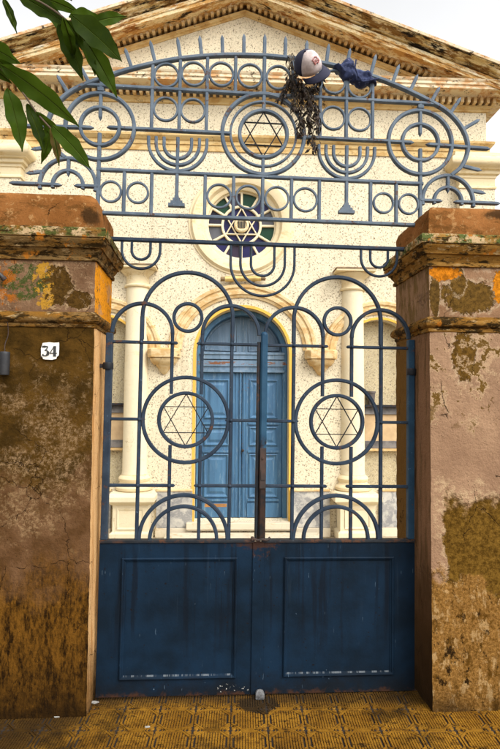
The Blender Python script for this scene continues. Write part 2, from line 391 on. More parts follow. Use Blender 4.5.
def m_frieze_left():
    n = NT('flaked_plaster_mauve')
    c = n.mix(n.step(n.noise(7, 6, .6), .35, .65), (.27, .18, .125), (.18, .11, .07))
    c = n.patch(c, (-1.18, -.17, 2.39), (.085, 9, .12), (.095, .056, .014))
    c = n.patch(c, (-1.05, -.17, 2.31), (.075, 9, .05), (.095, .056, .014))
    gm = n.mul(n.blob((-1.36, -.17, 2.41), (.13, 9, .1), .6, 14), n.step(n.noise(30, 5, .7), .42, .52))
    c = n.mix(gm, c, (.07, .1, .03))
    ym = n.mul(n.blob((-1.25, -.17, 2.4), (.06, 9, .15), .7, 16), n.step(n.noise(22, 5, .7), .5, .56))
    c = n.mix(ym, c, (.55, .33, .05))
    om = n.mul(n.step(n.x, -1.36, -1.44), n.step(n.noise(12, 6, .7), .5, .56))
    c = n.mix(om, c, (.42, .15, .02))
    wm = n.step(n.math('ABSOLUTE', n.math('SUBTRACT', n.noise(5.5, 7, .7), .47)), .012, .004)
    c = n.mix(n.math('MULTIPLY', n.mul(wm, n.step(n.noise(15, 4), .45, .6)), .6), c, (.55, .44, .32))
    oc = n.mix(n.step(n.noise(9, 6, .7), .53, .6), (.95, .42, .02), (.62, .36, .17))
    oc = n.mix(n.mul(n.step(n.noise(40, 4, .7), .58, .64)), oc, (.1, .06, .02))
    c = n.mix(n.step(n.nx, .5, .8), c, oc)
    c, h = plaster_fx(n, c, 4, .45)
    return n.done(c, .92, h, .8, .012, spec=.05)

def m_shaft_right():
    n = NT('old_plaster_pink')
    zz = n.math('ADD', n.z, n.math('MULTIPLY', n.math('SUBTRACT', n.noise(3.5, 6, .65), .5), .7))
    pink = n.mix(n.step(n.noise(4, 6, .6), .3, .7), (.40, .265, .175), (.30, .19, .125))
    c = pink
    olive = n.mix(n.step(n.noise(40, 7, .8), .36, .64), (.065, .034, .004), (.2, .115, .02))
    wh = n.mul(n.step(n.noise(8, 7, .7), .52, .58), n.step(zz, 1.75, 1.95))
    c = n.mix(n.math('MULTIPLY', wh, .7), c, (.56, .4, .26))
    c = n.patch(c, (1.175, -.23, 2.02), (.07, 9, .15), (.13, .072, .014))
    pk = n.mul(n.step(n.noise(6, 7, .72, v=n.vec('ADD', n.P, (3, 3, 1))), .55, .575), n.step(zz, 1.5, 1.75))
    c = n.mix(n.math('MULTIPLY', pk, .8), c, (.5, .37, .24))
    c = n.mix(n.mul(n.step(n.noise(6, 7, .72, v=n.vec('ADD', n.P, (3, 3, 1))), .59, .61), n.step(zz, 1.5, 1.75)), c, (.15, .088, .022))
    sp = n.mul(n.step(n.noise(16, 6, .7), .6, .64), n.step(zz, 1.6, 1.75))
    c = n.mix(sp, c, (.13, .075, .02))
    # large lost patch where the brown scratch coat shows, rubble render below it
    a_ = n.math('ADD', n.math('MULTIPLY', n.math('SUBTRACT', n.x, 1.02), 1.5), n.math('MULTIPLY', n.math('SUBTRACT', n.noise(6, 6, .65), .5), .35))
    up = n.math('ADD', n.z, n.math('MULTIPLY', n.math('SUBTRACT', n.noise(5, 6, .65), .5), .5))
    patch = n.mul(n.step(n.math('SUBTRACT', a_, n.math('MULTIPLY', n.math('SUBTRACT', .95, n.z), .12)), .0, .03), n.step(up, 1.2, 1.12))
    rimp = n.mul(n.step(n.math('SUBTRACT', a_, n.math('MULTIPLY', n.math('SUBTRACT', .95, n.z), .12)), -.07, -.01), n.step(up, 1.27, 1.2), n.step(n.noise(30, 6, .7), .44, .56))
    c = n.mix(n.math('MULTIPLY', rimp, .7), c, (.55, .42, .27))
    c = n.mix(patch, c, olive)
    n.depth = n.math('MAXIMUM', n.depth, patch)
    rub = n.mix(n.step(n.noise(60, 6, .8), .38, .6), (.42, .235, .07), (.2, .1, .02))
    rub = n.mix(n.step(n.noise(1, 8, .75, v=n.scale((13, 13, 7))), .5, .62), rub, (.12, .058, .008))
    rub = n.mix(n.math('MULTIPLY', n.step(n.noise(1, 7, .75, v=n.vec('ADD', n.scale((18, 18, 10)), (5, 5, 5))), .54, .6), .9), rub, (.5, .34, .16))
    rub = n.mix(n.step(n.noise(1, 8, .78, v=n.vec('ADD', n.scale((11, 11, 7)), (1, 8, 2))), .56, .60), rub, (.028, .014, .004))
    low = n.step(n.math('ADD', up, n.math('MULTIPLY', n.math('SUBTRACT', n.x, 1.2), .3)), .74, .68)
    c = n.mix(low, c, rub)
    c = n.mix(n.math('MULTIPLY', n.step(zz, .16, -.1), .85), c, (.02, .011, .004))
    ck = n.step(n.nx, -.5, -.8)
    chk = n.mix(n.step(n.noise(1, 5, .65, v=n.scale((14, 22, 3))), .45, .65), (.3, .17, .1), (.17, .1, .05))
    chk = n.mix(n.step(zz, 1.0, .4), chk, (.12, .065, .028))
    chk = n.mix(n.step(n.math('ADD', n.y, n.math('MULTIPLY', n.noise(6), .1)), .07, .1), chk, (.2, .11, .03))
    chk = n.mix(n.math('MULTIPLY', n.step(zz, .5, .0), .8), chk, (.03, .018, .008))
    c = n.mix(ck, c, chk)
    c, h = plaster_fx(n, c, 2.4, .46, .55, (.74, .68, .60))
    h = n.math('ADD', h, n.math('MULTIPLY', low, n.math('MULTIPLY', n.noise(24, 7, .75), 2.2)))
    return n.done(c, .92, h, .8, .014, spec=.05)

def m_frieze_right():
    n = NT('flaked_plaster_ochre')
    c = n.mix(n.step(n.noise(6, 6, .6), .35, .65), (.36, .22, .135), (.26, .15, .085))
    wh = n.step(n.noise(7, 7, .7), .54, .6)
    c = n.mix(n.math('MULTIPLY', wh, .7), c, (.52, .38, .26))
    c = n.patch(c, (1.2, -.23, 2.36), (.16, 9, .1), (.14, .08, .018))
    c = n.patch(c, (1.14, -.23, 2.45), (.05, 9, .08), (.14, .08, .018))
    c = n.patch(c, (1.0, -.23, 2.36), (.03, 9, .13), (.12, .07, .018))
    c = n.patch(c, (1.06, -.23, 2.5), (.09, 9, .045), (.6, .21, .012), .8, 14, .3)
    c = n.patch(c, (1.42, -.23, 2.42), (.07, 9, .09), (.62, .23, .012), .8, 14, .3)
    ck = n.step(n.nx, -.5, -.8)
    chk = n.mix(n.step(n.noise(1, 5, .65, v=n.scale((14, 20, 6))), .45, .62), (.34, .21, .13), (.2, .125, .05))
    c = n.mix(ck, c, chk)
    c, h = plaster_fx(n, c, 4, .45, .5, (.7, .65, .58))
    return n.done(c, .92, h, .8, .012, spec=.05)

def m_cornice(name, face, green=(.1, .13, .04)):
    n = NT(name)
    c = n.mix(n.step(n.noise(1, 6, .65, v=n.scale((4, 4, 16))), .4, .6), face, (.26, .14, .03))
    c = n.mix(n.step(n.noise(1, 6, .7, v=n.vec('ADD', n.scale((6, 6, 22)), (4, 4, 4))), .53, .6), c, (.07, .04, .012))
    c = n.mix(n.mul(n.step(n.z, 2.655, 2.665), n.step(n.noise(9, 6, .7), .44, .52)), c, green)
    c = n.mix(n.mul(n.step(n.z, 2.655, 2.665), n.step(n.noise(14, 6, .7), .52, .58)), c, (.62, .5, .34))
    c = n.mix(n.mul(n.step(n.noise(1, 7, .75, v=n.scale((9, 9, 30))), .5, .58)), c, (.04, .026, .009))
    c = n.mix(n.math('MULTIPLY', n.step(n.noise(1, 6, .72, v=n.vec('ADD', n.scale((12, 12, 40)), (9, 1, 1))), .56, .63), .8), c, (.5, .4, .24))
    c = n.mix(n.step(n.noise(13, 5, .7, v=n.vec('ADD', n.P, (7, 3, 3))), .6, .66), c, (.48, .2, .03))
    c, h = plaster_fx(n, c, 5, .45)
    return n.done(c, .9, h, .6, .01, spec=.05)

def m_cap(name, spot):
    n = NT(name)
    c = n.mix(n.step(n.noise(3.5, 6, .6), .3, .7), (.42, .2, .075), (.26, .115, .035))
    c = n.mix(n.math('MULTIPLY', n.step(n.noise(1, 8, .78, v=n.scale((7, 7, 16))), .5, .62), .8), c, (.15, .075, .022))
    c = n.mix(n.mul(n.step(n.noise(22, 7, .75), .54, .64)), c, (.5, .31, .15))
    c = n.mix(n.math('MULTIPLY', n.blob(spot[0], spot[1], .9, 12, .4), .85), c, (.03, .02, .01))
    c = n.mix(n.step(n.math('ADD', n.z, n.math('MULTIPLY', n.noise(9, 5), .12)), 2.8, 2.77), c, (.2, .11, .04))
    c, h = plaster_fx(n, c, 2.5, .52)
    return n.done(c, .92, h, .7, .012, spec=.05)

def m_tile():
    n = NT('cement_tile_yellow')
    c = n.mix(n.step(n.noise(4, 5, .65), .3, .7), (.26, .125, .013), (.145, .064, .006))
    c = n.mix(n.step(n.noise(26, 5, .7), .5, .62), c, (.12, .052, .006))
    d = n.step(n.noise(2.6, 6, .7, v=n.vec('ADD', n.P, (2, 5, 0))), .5, .66)
    c = n.mix(n.math('MULTIPLY', d, .85), c, (.03, .015, .003))
    c = n.mix(n.step(n.noise(1, 7, .75, v=n.scale((14, 30, 1))), .56, .62), c, (.035, .018, .004))
    # darker where the pavement meets the left pillar, and at the gate's foot
    e1 = n.step(n.math('SUBTRACT', n.math('ADD', n.x, n.math('MULTIPLY', n.noise(4, 5, .6), .5)), n.math('MULTIPLY', n.math('SUBTRACT', n.y, 2.9), .6)), -.55, -.85)
    c = n.mix(n.math('MULTIPLY', e1, .85), c, (.022, .012, .004))
    e2 = n.step(n.math('ADD', n.y, n.math('MULTIPLY', n.noise(9, 5, .65), .16)), 3.24, 3.36)
    c = n.mix(n.math('MULTIPLY', e2, .7), c, (.03, .017, .006))
    c = n.mix(n.blob((.1, 3.22, 0), (.12, .09, 9), .6, 14), c, (.03, .017, .006))
    return n.done(c, n.math('ADD', .45, n.math('MULTIPLY', n.noise(12, 4), .4)), n.noise(80, 5, .7), .5, .004, spec=.1)

def m_simple(name, c1, c2, sc=6, rough=.8, bump=.3, bsc=60, **kw):
    n = NT(name)
    c = n.mix(n.step(n.noise(sc, 5, .6), .35, .68), c1, c2)
    return n.done(c, rough, n.noise(bsc, 4, .6), bump, .004, **kw)

def m_door(name, c1, c2, worn):
    n = NT(name)
    c = n.mix(n.step(n.noise(1, 5, .6, v=n.scale((14, 14, 1.6))), .35, .65), c1, c2)
    w_ = n.step(n.noise(1, 6, .75, v=n.scale((40, 40, 5))), .55, .64)
    c = n.mix(n.math('MULTIPLY', w_, .42), c, worn)
    r = n.mul(n.step(n.noise(30, 5, .7), .6, .66), n.step(n.noise(3, 3), .55, .6))
    c = n.mix(r, c, (.16, .07, .02))
    rb = n.mul(n.step(n.noise(1, 5, .65, v=n.scale((9, 9, 26))), .5, .56), n.step(n.z, 2.21, 2.225), n.step(n.z, 2.262, 2.25))
    c = n.mix(rb, c, (.15, .05, .012))
    return n.done(c, .6, n.noise(1, 5, .7, v=n.scale((60, 60, 4))), .35, .004)

def m_marble():
    n = NT('grey_marble')
    v = n.vec('ADD', n.P, n.vec('SCALE', n.noise(3, 5, .65, col=True), sc=.5))
    f = n.step(n.math('ABSOLUTE', n.math('SUBTRACT', n.noise(3.2, 5, .6, v=v), .5)), .09, .0)
    c = n.mix(n.step(n.noise(5, 5, .65, v=v), .35, .7), (.5, .47, .4), (.3, .29, .27))
    c = n.mix(n.math('MULTIPLY', f, .7), c, (.16, .16, .17))
    return n.done(c, .4, n.noise(40), .1, .003)

def m_leaf(name, c1, c2):
    n = NT(name)
    c = n.mix(n.step(n.noise(18, 4, .6), .35, .7), c1, c2)
    return n.done(c, .5, n.noise(50, 3), .25, .002, spec=.07, Subsurface_Weight=0.0, Transmission_Weight=0.0)

IRON = m_iron('iron_paint_slate', (.011, .02, .034), (.022, .036, .055), .58)
IRON_UP = m_iron('iron_paint_flare_grey', (.06, .082, .108), (.105, .132, .16), .57)  # upper grille lightened: sky reflection and flare put into the paint colour
IRON_BLUE = m_iron('iron_paint_blue', (.010, .034, .064), (.016, .05, .09))
IRON_DARK = m_iron('iron_dark', (.009, .011, .014), (.017, .02, .024), .5)
RUSTY = m_simple('rusty_iron', (.045, .022, .014), (.018, .012, .01), 20)
STARWIRE = m_simple('black_iron_wire', (.008, .01, .014), (.014, .015, .018), 30, .6, spec=.15)
PANEL = m_panel()
nn = NT('iron_post_worn'); _z = nn.math('ADD', nn.z, nn.math('MULTIPLY', nn.math('SUBTRACT', nn.noise(9, 6, .7), .5), .6))
_b = nn.mix(nn.step(nn.noise(9, 5), .35, .68), (.010, .042, .08), (.018, .06, .105)); _d = nn.mix(nn.step(nn.noise(20, 6, .7), .42, .6), (.008, .008, .009), (.028, .014, .009))
POSTMAT = nn.done(nn.mix(nn.step(_z, 1.52, 1.42), _b, _d), .55, nn.noise(60, 4), .3, .003, spec=.2)
PEB = m_pebble('pebbledash_cream')
PEB_IN = m_pebble('pebbledash_tan', (.5, .41, .24))
CREAM = m_stucco('cream_paint', (.69, .565, .345), (.56, .41, .2), .42, (.2, .12, .05), .68)
CREAM_CLEAN = m_stucco('cream_paint_clean', (.69, .59, .395), (.6, .48, .28), .38, (.3, .2, .1), .74)
CREAM_STAIN = m_stucco('cream_paint_streaked', (.66, .5, .27), (.48, .29, .1), .5, (.1, .055, .02), .63)
GOLD = m_stucco('cream_paint_bounce_gold', (.58, .41, .175), (.4, .23, .065), .47, (.07, .04, .015), .6)  # gold-tan trim, with light bounced onto the undersides put into the colour
CORONA = m_stucco('cornice_weathered', (.72, .6, .4), (.5, .24, .07), .48, (.05, .028, .012), .57)
RAKE = m_rake('gable_corona_streaked', (.7, .56, .32), [((.5, .27, .08), .46), ((.26, .1, .02), .53), ((.8, .72, .55), .56), ((.02, .012, .006), .55)])
SIMA = m_rake('gable_sima_streaked', (.55, .39, .16), [((.74, .6, .35), .48), ((.2, .095, .02), .47), ((.012, .008, .004), .50)])
OCHRE = m_stucco('ochre_paint', (.68, .4, .06), (.5, .28, .05), .4, (.2, .1, .03), .68)
MARBLE = m_marble()
WHITE_STONE = m_stucco('white_stone', (.6, .52, .38), (.44, .32, .16), .42, (.2, .14, .07), .68)
DOOR = m_door('door_paint_blue', (.05, .14, .245), (.032, .098, .185), (.22, .31, .36))
DOOR_GREY = m_door('door_paint_greyed', (.13, .2, .28), (.08, .14, .2), (.3, .33, .34))
GROUND = m_simple('courtyard_cement', (.46, .39, .27), (.36, .29, .18), 2.5, .9)
TILE = m_tile()
GROUT = m_simple('tile_groove_dirt', (.010, .005, .002), (.022, .012, .004), 12, .9)
ASPHALT = m_simple('asphalt', (.05, .05, .05), (.065, .062, .058), 4, .9)

# ---------------------------------------------------------------- ground
def struct(name, mb, mat, frame=FLAT):
    o = mb.build(name, mat, None, frame=frame); o['kind'] = 'structure'; return o
g = MB(); g.box(-600, 600, -600, 600, -.5, -.14); struct('ground', g, m_simple('earth', (.1, .075, .045), (.14, .1, .06), .6, .95))
g = MB(); g.box(-60, 60, -9, -.6, -.4, -.13); struct('road', g, ASPHALT)
g = MB(); g.box(-60, 60, -.6, -.45, -.4, .004); struct('kerb', g, m_simple('kerb_stone', (.3, .28, .25), (.22, .2, .17), 5, .9))
# pavement bed under the raised cement tiles
PX0, PX1, PY0, PY1 = -3.2565, 3.3435, -.425, 3.575
g = MB(); g.box(-60, 60, -.448, 3.46, -.3, -.006); struct('pavement_bed', g, GROUT)
t = MB()
def prism_z(mb, poly, z0, z1, inset=.0012):
    n = len(poly); cx = sum(p[0] for p in poly)/n; cy = sum(p[1] for p in poly)/n
    vs = [(x, y, z0) for x, y in poly]; top = []
    for x, y in poly:
        dx, dy = cx-x, cy-y; L = math.hypot(dx, dy) or 1
        top.append((x+dx/L*inset, y+dy/L*inset, z1))
    mb.add(vs+top, [tuple(range(n, 2*n))]+[(i, (i+1) % n, n+(i+1) % n, n+i) for i in range(n)])
def band(mb, A, B, z0, z1):
    n = len(A)
    for i in range(n):
        j = (i+1) % n
        prism_z(mb, [A[i], A[j], B[j], B[i]], z0, z1, .0006)
def octo(cx, cy, h, k): return [(cx-h, cy-k), (cx-k, cy-h), (cx+k, cy-h), (cx+h, cy-k), (cx+h, cy+k), (cx+k, cy+h), (cx-k, cy+h), (cx-h, cy+k)]
def tile(mb, x, y):
    Z0 = -.006
    dz = random.uniform(-.0012, .0012); Z1 = dz
    cx, cy = x+.1, y+.1
    # octagon field of small studs
    for i in range(11):
        for j in range(9):
            px, py = cx+(i-5)*.0142, cy+(j-4)*.0178
            if abs(px-cx) <= .08 and abs(py-cy) <= .08 and abs(px-cx)+abs(py-cy) < .118:
                hx, hy = .0058, .0079
                prism_z(mb, [(px-hx, py-hy), (px+hx, py-hy), (px+hx, py+hy), (px-hx, py+hy)], Z0, Z1, .0012)
    band(mb, octo(cx, cy, .0974, .0440), octo(cx, cy, .0872, .0395), Z0, Z1)
    # corner pieces: quarter medallion with a round lobe
    for sx in (-1, 1):
        for sy in (-1, 1):
            kx, ky = cx+sx*.0980, cy+sy*.0980
            L = [(kx-sx*.0150+.0132*math.cos(a*math.pi/6), ky-sy*.0150+.0132*math.sin(a*math.pi/6)) for a in range(12)]
            prism_z(mb, L, Z0, Z1-.0007, .002)
            A = [(kx-sx*.0415, ky), (kx-sx*.0415, ky-sy*.0085), (kx-sx*.0085, ky-sy*.0415), (kx, ky-sy*.0415)]
            B = [(kx-sx*.0350, ky), (kx-sx*.0350, ky-sy*.0065), (kx-sx*.0065, ky-sy*.0350), (kx, ky-sy*.0350)]
            for i in range(3): prism_z(mb, [A[i], A[i+1], B[i+1], B[i]], Z0, Z1, .0005)
ix0, ix1 = -11, 11
for i in range(ix0, ix1):
    for j in range(-3, 2):
        tile(t, -.0565+.2*i, 2.9756+.2*j)
# plain field of the same tiles nearer the road and along the street
for i in range(-30, 31):
    for j in range(-16, 2):
        if ix0 <= i < ix1 and j >= -3: continue
        x, y = -.0565+.2*i, 2.9756+.2*j
        prism_z(t, [(x+.002, y+.002), (x+.198, y+.002), (x+.198, y+.198), (x+.002, y+.198)], -.007, random.uniform(-.001, .001), .003)
struct('pavement', t, TILE)
g = MB(); g.box(-12, 12, .16, 3.9, -.3, -.004)
struct('courtyard', g, GROUND, POST)

# ---------------------------------------------------------------- pillars
def dense(prof, st=.03):
    o = [prof[0]]
    for a, b in zip(prof, prof[1:]):
        m = max(1, int(abs(b[1]-a[1])/st))
        o += [(a[0]+(b[0]-a[0])*k/m, a[1]+(b[1]-a[1])*k/m) for k in range(1, m+1)]
    return o
def pillar(label, x0, x1, yf, yb, ms, mf, mc, mcap, seed, lift):
    r = root('gate_pillar', label, 'pillar', POST, (0, 0, 0))
    MB().rects(dense([(0, -.01), (0, 2.150)]), x0, x1, yf, yb, .035, .0055, seed).build('shaft', ms, r, True)
    st = [(-.004, 2.148), (.006, 2.152), (.010, 2.162), (.008, 2.172), (.018, 2.178), (.027, 2.188), (.030, 2.203), (.027, 2.218), (.018, 2.228), (.006, 2.238), (-.006, 2.242)]
    MB().rects(st, x0, x1, yf, yb, .03, .004, seed+3).build('string_course', mc, r, True)
    MB().rects(dense([(-.001, 2.239), (-.001, 2.535)]), x0, x1, yf, yb, .03, .005, seed+5).build('frieze', mf, r, True)
    co = [(-.006, 2.532), (.012, 2.535), (.014, 2.556), (.006, 2.560), (.012, 2.572), (.022, 2.588), (.028, 2.600), (.038, 2.602), (.040, 2.612), (.048, 2.622), (.058, 2.636), (.062, 2.648),
          (.058, 2.654), (.066, 2.657), (.066, 2.705), (.060, 2.712), (.0, 2.725)]
    MB().rects(co, x0, x1, yf, yb, .03, .005, seed+8).build('cornice', mc, r, True)
    cp = [(.004, 2.722), (.004, 2.76), (.003, 2.80), (.0, 2.825+lift)]+[(-.06+.06*math.cos(rad(q)), 2.825+lift+.06*math.sin(rad(q))) for q in (15, 35, 55, 75)]+[(-.1, 2.893+lift), (-.16, 2.904+lift), (-.21, 2.912+lift), (-.25, 2.914+lift)]
    MB().rects(cp, x0+.002, x1-.002, yf+.002, yb-.002, .035, .011, seed+11).build('cap_block', mcap, r, True)
    return r
pillar('left gate pillar, dark olive plaster with pale peach cheek and the number plate', -1.98, -.962, -.159, .36, m_shaft_left(), m_frieze_left(),
       m_cornice('cornice_ochre_grey', (.24, .165, .075)), m_cap('cap_plaster_brown', ((-1.0, -.16, 2.79), (.05, .1, .05))), 2, .05)
pillar('right gate pillar, pinkish plaster with brown lost patches and orange flakes', .966, 1.98, -.233, .346, m_shaft_right(), m_frieze_right(),
       m_cornice('cornice_ochre_green', (.4, .24, .07), (.12, .17, .06)), m_cap('cap_plaster_orange', ((1.42, -.23, 2.855), (.1, .3, .035))), 31, .02)

# enamel house number
def stroke(mb, pts, ws, y0, y1, ox, oz, s):
    P = [Vector(p) for p in pts]
    L, R = [], []
    for i, p in enumerate(P):
        t_ = ((P[i+1] if i < len(P)-1 else p)-(P[i-1] if i else p)).normalized(); q = Vector((-t_.y, t_.x))
        L.append(p+q*ws[i]/2); R.append(p-q*ws[i]/2)
    for i in range(len(P)-1):
        mb.prism([(ox+s*v.x*1.05, oz+s*v.y*1.12) for v in (L[i], L[i+1], R[i+1], R[i])], y0, y1)
r = root('house_number_plate', 'chipped white enamel plate reading 34 on the left pillar', 'number plate', POST, (-1.205, -.168, 2.015))
pl = [(-.047, -.034), (-.049, .012), (-.040, .045), (-.006, .049), (.022, .047), (.050, .049), (.051, .02), (.050, -.024), (.040, -.033), (.036, -.045), (.012, -.05), (-.02, -.049), (-.036, -.046), (-.040, -.036)]
MB().prism([(-1.205+x, 2.015+z) for x, z in pl], -.171, -.166).build('plate', m_simple('enamel_white', (.72, .7, .64), (.62, .58, .5), 14, .3, .1), r, bevel=.001)
dg = MB()
three = [(-.36, .42), (-.05, .44), (.2, .42), (.1, .2), (-.1, .06), (.12, .05), (.25, -.12), (.22, -.32), (.02, -.46), (-.2, -.44), (-.32, -.32)]
stroke(dg, three, [.2, .18, .14, .11, .1, .12, .27, .27, .11, .12, .22], -.1735, -.1705, -1.227, 2.014, .052)
dg2 = MB()
stroke(dg2, [(.12, .5), (.12, -.5)], [.27, .27], -.1735, -.1705, -1.184, 2.014, .052)
stroke(dg2, [(.06, .47), (-.36, -.2)], [.07, .07], -.1740, -.1710, -1.184, 2.014, .052)
stroke(dg2, [(-.38, -.2), (.36, -.2)], [.08, .08], -.1745, -.1715, -1.184, 2.014, .052)
stroke(dg2, [(-.04, -.48), (.28, -.48)], [.06, .06], -.1742, -.1712, -1.184, 2.014, .052)
BLACK = m_simple('enamel_black', (.012, .012, .012), (.02, .018, .016), 20, .4)
dg.build('digit', BLACK, r); dg2.build('digit', BLACK, r)
MB().tube([(-1.25, -.17, 1.981), (-1.25, -.1735, 1.981)], .004, 8).build('screw', RUSTY, r)

# dark cylindrical fixture hanging from its wire
r = root('wall_fixture', 'dark grey metal cylinder hung by a wire on the left pillar', 'wall fixture', POST, (-1.443, -.19, 1.9))
cx, cy = -1.443, -.192
MB().lathe([(.0, 1.875), (.024, 1.876), (.027, 1.882), (.0265, 1.92), (.028, 1.925), (.0275, 1.99), (.028, 2.0), (.026, 2.005), (0, 2.006)], cx, cy, 24, cap=False).build('body', m_simple('zinc_dark', (.012, .012, .014), (.024, .024, .025), 14, .6), r, True)
MB().tube(spline([(cx, cy, 2.0), (cx-.004, cy+.012, 2.05), (cx+.008, cy+.02, 2.10), (cx+.01, cy+.01, 2.145), (cx+.012, cy-.006, 2.17)]), .0022, 6).build('wire', RUSTY, r, True)
r = root('conduit_pipe', 'short black bent pipe poking from the left pillar frieze', 'pipe', POST, (-1.5, -.18, 2.43))
MB().tube(spline([(-1.56, -.155, 2.47), (-1.53, -.2, 2.462), (-1.49, -.205, 2.445), (-1.462, -.19, 2.418)]), .013, 10).build('pipe', m_simple('black_pipe', (.02, .02, .022), (.035, .033, .03), 14, .5), r, True)
MB().tube([(-1.466, -.192, 2.423), (-1.455, -.187, 2.41)], .0155, 10).build('collar', RUSTY, r, True)

# ---------------------------------------------------------------- gate leaves
def star(mb, cx, cz, R, w, d, y=0):
    for k, a0 in enumerate((90, 270)):
        p = [(cx+R*math.cos(rad(a0+120*i)), cz+R*math.sin(rad(a0+120*i))) for i in range(3)]
        mb.flat(p, w, d-.0015*k, True, y)
def rivet(mb, x, z, y, r=.011):
    mb.add(*sphere(x, y, z, r))
def sphere(x, y, z, r, n=8, m=5):
    vs = [(x, y, z+r)]; fs = []
    for i in range(1, m):
        for k in range(n): vs.append((x+r*math.sin(math.pi*i/m)*math.cos(2*math.pi*k/n), y+r*math.sin(math.pi*i/m)*math.sin(2*math.pi*k/n), z+r*math.cos(math.pi*i/m)))
    vs.append((x, y, z-r)); L = len(vs)-1
    for k in range(n):
        fs.append((0, 1+k, 1+(k+1) % n)); fs.append((L, L-1-k, L-1-(k+1) % n))
    for i in range(m-2):
        for k in range(n): fs.append((1+i*n+k, 1+i*n+(k+1) % n, 1+(i+1)*n+(k+1) % n, 1+(i+1)*n+k))
    return vs, fs
def leaf(sg, label):
    lc = .46*sg
    r = root('gate_leaf', label, 'gate', GATE, (sg*.93, 0, 0), 'leaves of the blue iron gate')
    X = lambda a: sg*a
    xs = sorted((X(.947), X(.008 if sg > 0 else .034)))
    MB().box(xs[0], xs[1], -.014, .014, .012, .895).build('panel', PANEL, r, bevel=.003)
    b = MB(); b.box(xs[0], xs[1], -.022, .022, .896, .914); b.build('panel_rail', IRON_DARK, r, bevel=.003)
    # raised frame on the sheet
    q = sorted((X(.135 if sg < 0 else .145), X(.815)))
    fr = [(q[0], .112), (q[1], .112), (q[1], .812), (q[0], .812)]
    MB().mould(fr, [(0, -.013), (0, -.024), (.006, -.028), (.014, -.026), (.018, -.020), (.024, -.018), (.026, -.013)], True).build('panel_moulding', PANEL, r)
    # hanging stile and hinge
    MB().box(min(X(.903), X(.943)), max(X(.903), X(.943)), -.021, .021, .915, 2.135).build('hanging_stile', IRON if sg < 0 else IRON_BLUE, r, bevel=.004)
    h = MB(); h.lathe([(.0, 1.915), (.030, 1.916), (.032, 1.922), (.032, 1.95), (.030, 1.957), (0, 1.958)], X(.928), -.002, 16, cap=False)
    h.box(min(X(.935), X(.975)), max(X(.935), X(.975)), -.012, .012, 1.925, 1.948); h.build('hinge', IRON_DARK, r, True)
    # meeting stile
    if sg > 0:
        m = MB(); m.flat([(.006, 0.915), (.006, 2.14)], .042, .05, y=-.006); m.add(*sphere(.006, -.006, 2.142, .023, 12, 8)); m.build('meeting_stile', POSTMAT, r, True)
        m = MB(); m.box(-.046, .022, -.022, -.0145, .014, .905); m.build('cover_strip', PANEL, r, bevel=.003)
        m = MB(); m.box(-.012, .024, -.040, -.0315, 1.22, 1.46); m.box(-.006, .018, -.044, -.0405, 1.27, 1.33); m.tube([(.006, -.039, 1.40), (.006, -.047, 1.40)], .008, 10); m.build('lock_plate', RUSTY, r, bevel=.002)
        m = MB(); m.rects([(-.004, .0), (.0, .008), (.001, .03), (-.004, .045), (-.012, .054)], -.018, .032, -.056, -.024, .008, .004, 4); m.build('drop_bolt', m_simple('bolt_limewashed', (.12, .12, .12), (.025, .022, .02), 34, .8), r, bevel=.006)
        m = MB(); m.tube(spline([(-.05, -.03, .925), (-.02, -.04, .917), (.01, -.043, .922), (.035, -.04, .917), (.055, -.03, .93)]), .007, 8); m.tube([(-.05, -.03, .935), (-.05, -.03, .915)], .009, 8); m.build('latch_chain', RUSTY, r, True)
    else:
        m = MB(); m.flat([(-.026, .915), (-.026, 2.10)], .02, .034); m.build('meeting_stile', IRON_DARK, r, bevel=.002)
    # verticals
    for a, z1 in ((.735, 2.24), (.19, 2.24)):
        MB().bar((X(a), .915), (X(a), z1), .021, .024).build('vertical_bar', IRON, r)
    for a in (.55, .37):
        for z0, z1 in ((.915, 1.47), (1.775, 2.14)): MB().bar((X(a), z0), (X(a), z1), .02, .0235).build('vertical_bar', IRON, r)
    # horizontals with pointed inner ends
    for z in (1.23, 1.622, 2.083):
        if z == 1.622: spans = [(.905, .70), (.03, .225)]
        else: spans = [(.905, .515), (.03, .405)]
        for a, c in spans:
            m = MB(); m.spear((X(a), z), (X(c), z), .018, .0285, 0, (False, True), .02)
            for x in (.735, .19, .55, .37):
                if min(a, c) < x < max(a, c): rivet(m, X(x), z, -.014)
            m.build('horizontal_bar', IRON, r)
    # arches
    MB().flat([(lc-.272, 2.10)]+arcpts(lc, 2.243, .272, 180, 0, 40)+[(lc+.272, 2.10)], .023, .0275).build('arch_bar', IRON, r)
    for c in (.73, .19):
        x0, x1 = X(c)-.18, X(c)+.18
        if c == .19: x0, x1 = (max(x0, .006) if sg > 0 else x0), (min(x1, -.026) if sg < 0 else x1)
        mid, hw = (x0+x1)/2, (x1-x0)/2
        MB().flat(arcpts(mid, 2.14, hw, 180, 0, 32, .178), .022, .031).build('arch_bar', IRON, r)
    MB().ring(lc, 2.240, .084, .02, .026).build('ring', IRON, r)
    MB().arc(lc, .912, .262, 180, 0, .023, .0295, rz=.262).build('arch_bar', IRON, r)
    MB().arc(lc, .912, .198, 180, 0, .021, .031, rz=.195).build('arch_bar', IRON, r)
    # star roundel
    MB().ring(lc, 1.622, .255, .022, .0265).build('roundel_ring', IRON, r)
    MB().ring(lc, 1.622, .160, .021, .0325).build('roundel_ring', IRON, r)
    m = MB(); star(m, lc, 1.622, .155, .0105, .014); m.build('star', STARWIRE, r)
    return r
leaf(-1, 'left leaf of blue iron gate with star roundel, hinged on the dark olive pillar')
leaf(1, 'right leaf of blue iron gate with star roundel, carrying the lock and meeting post')

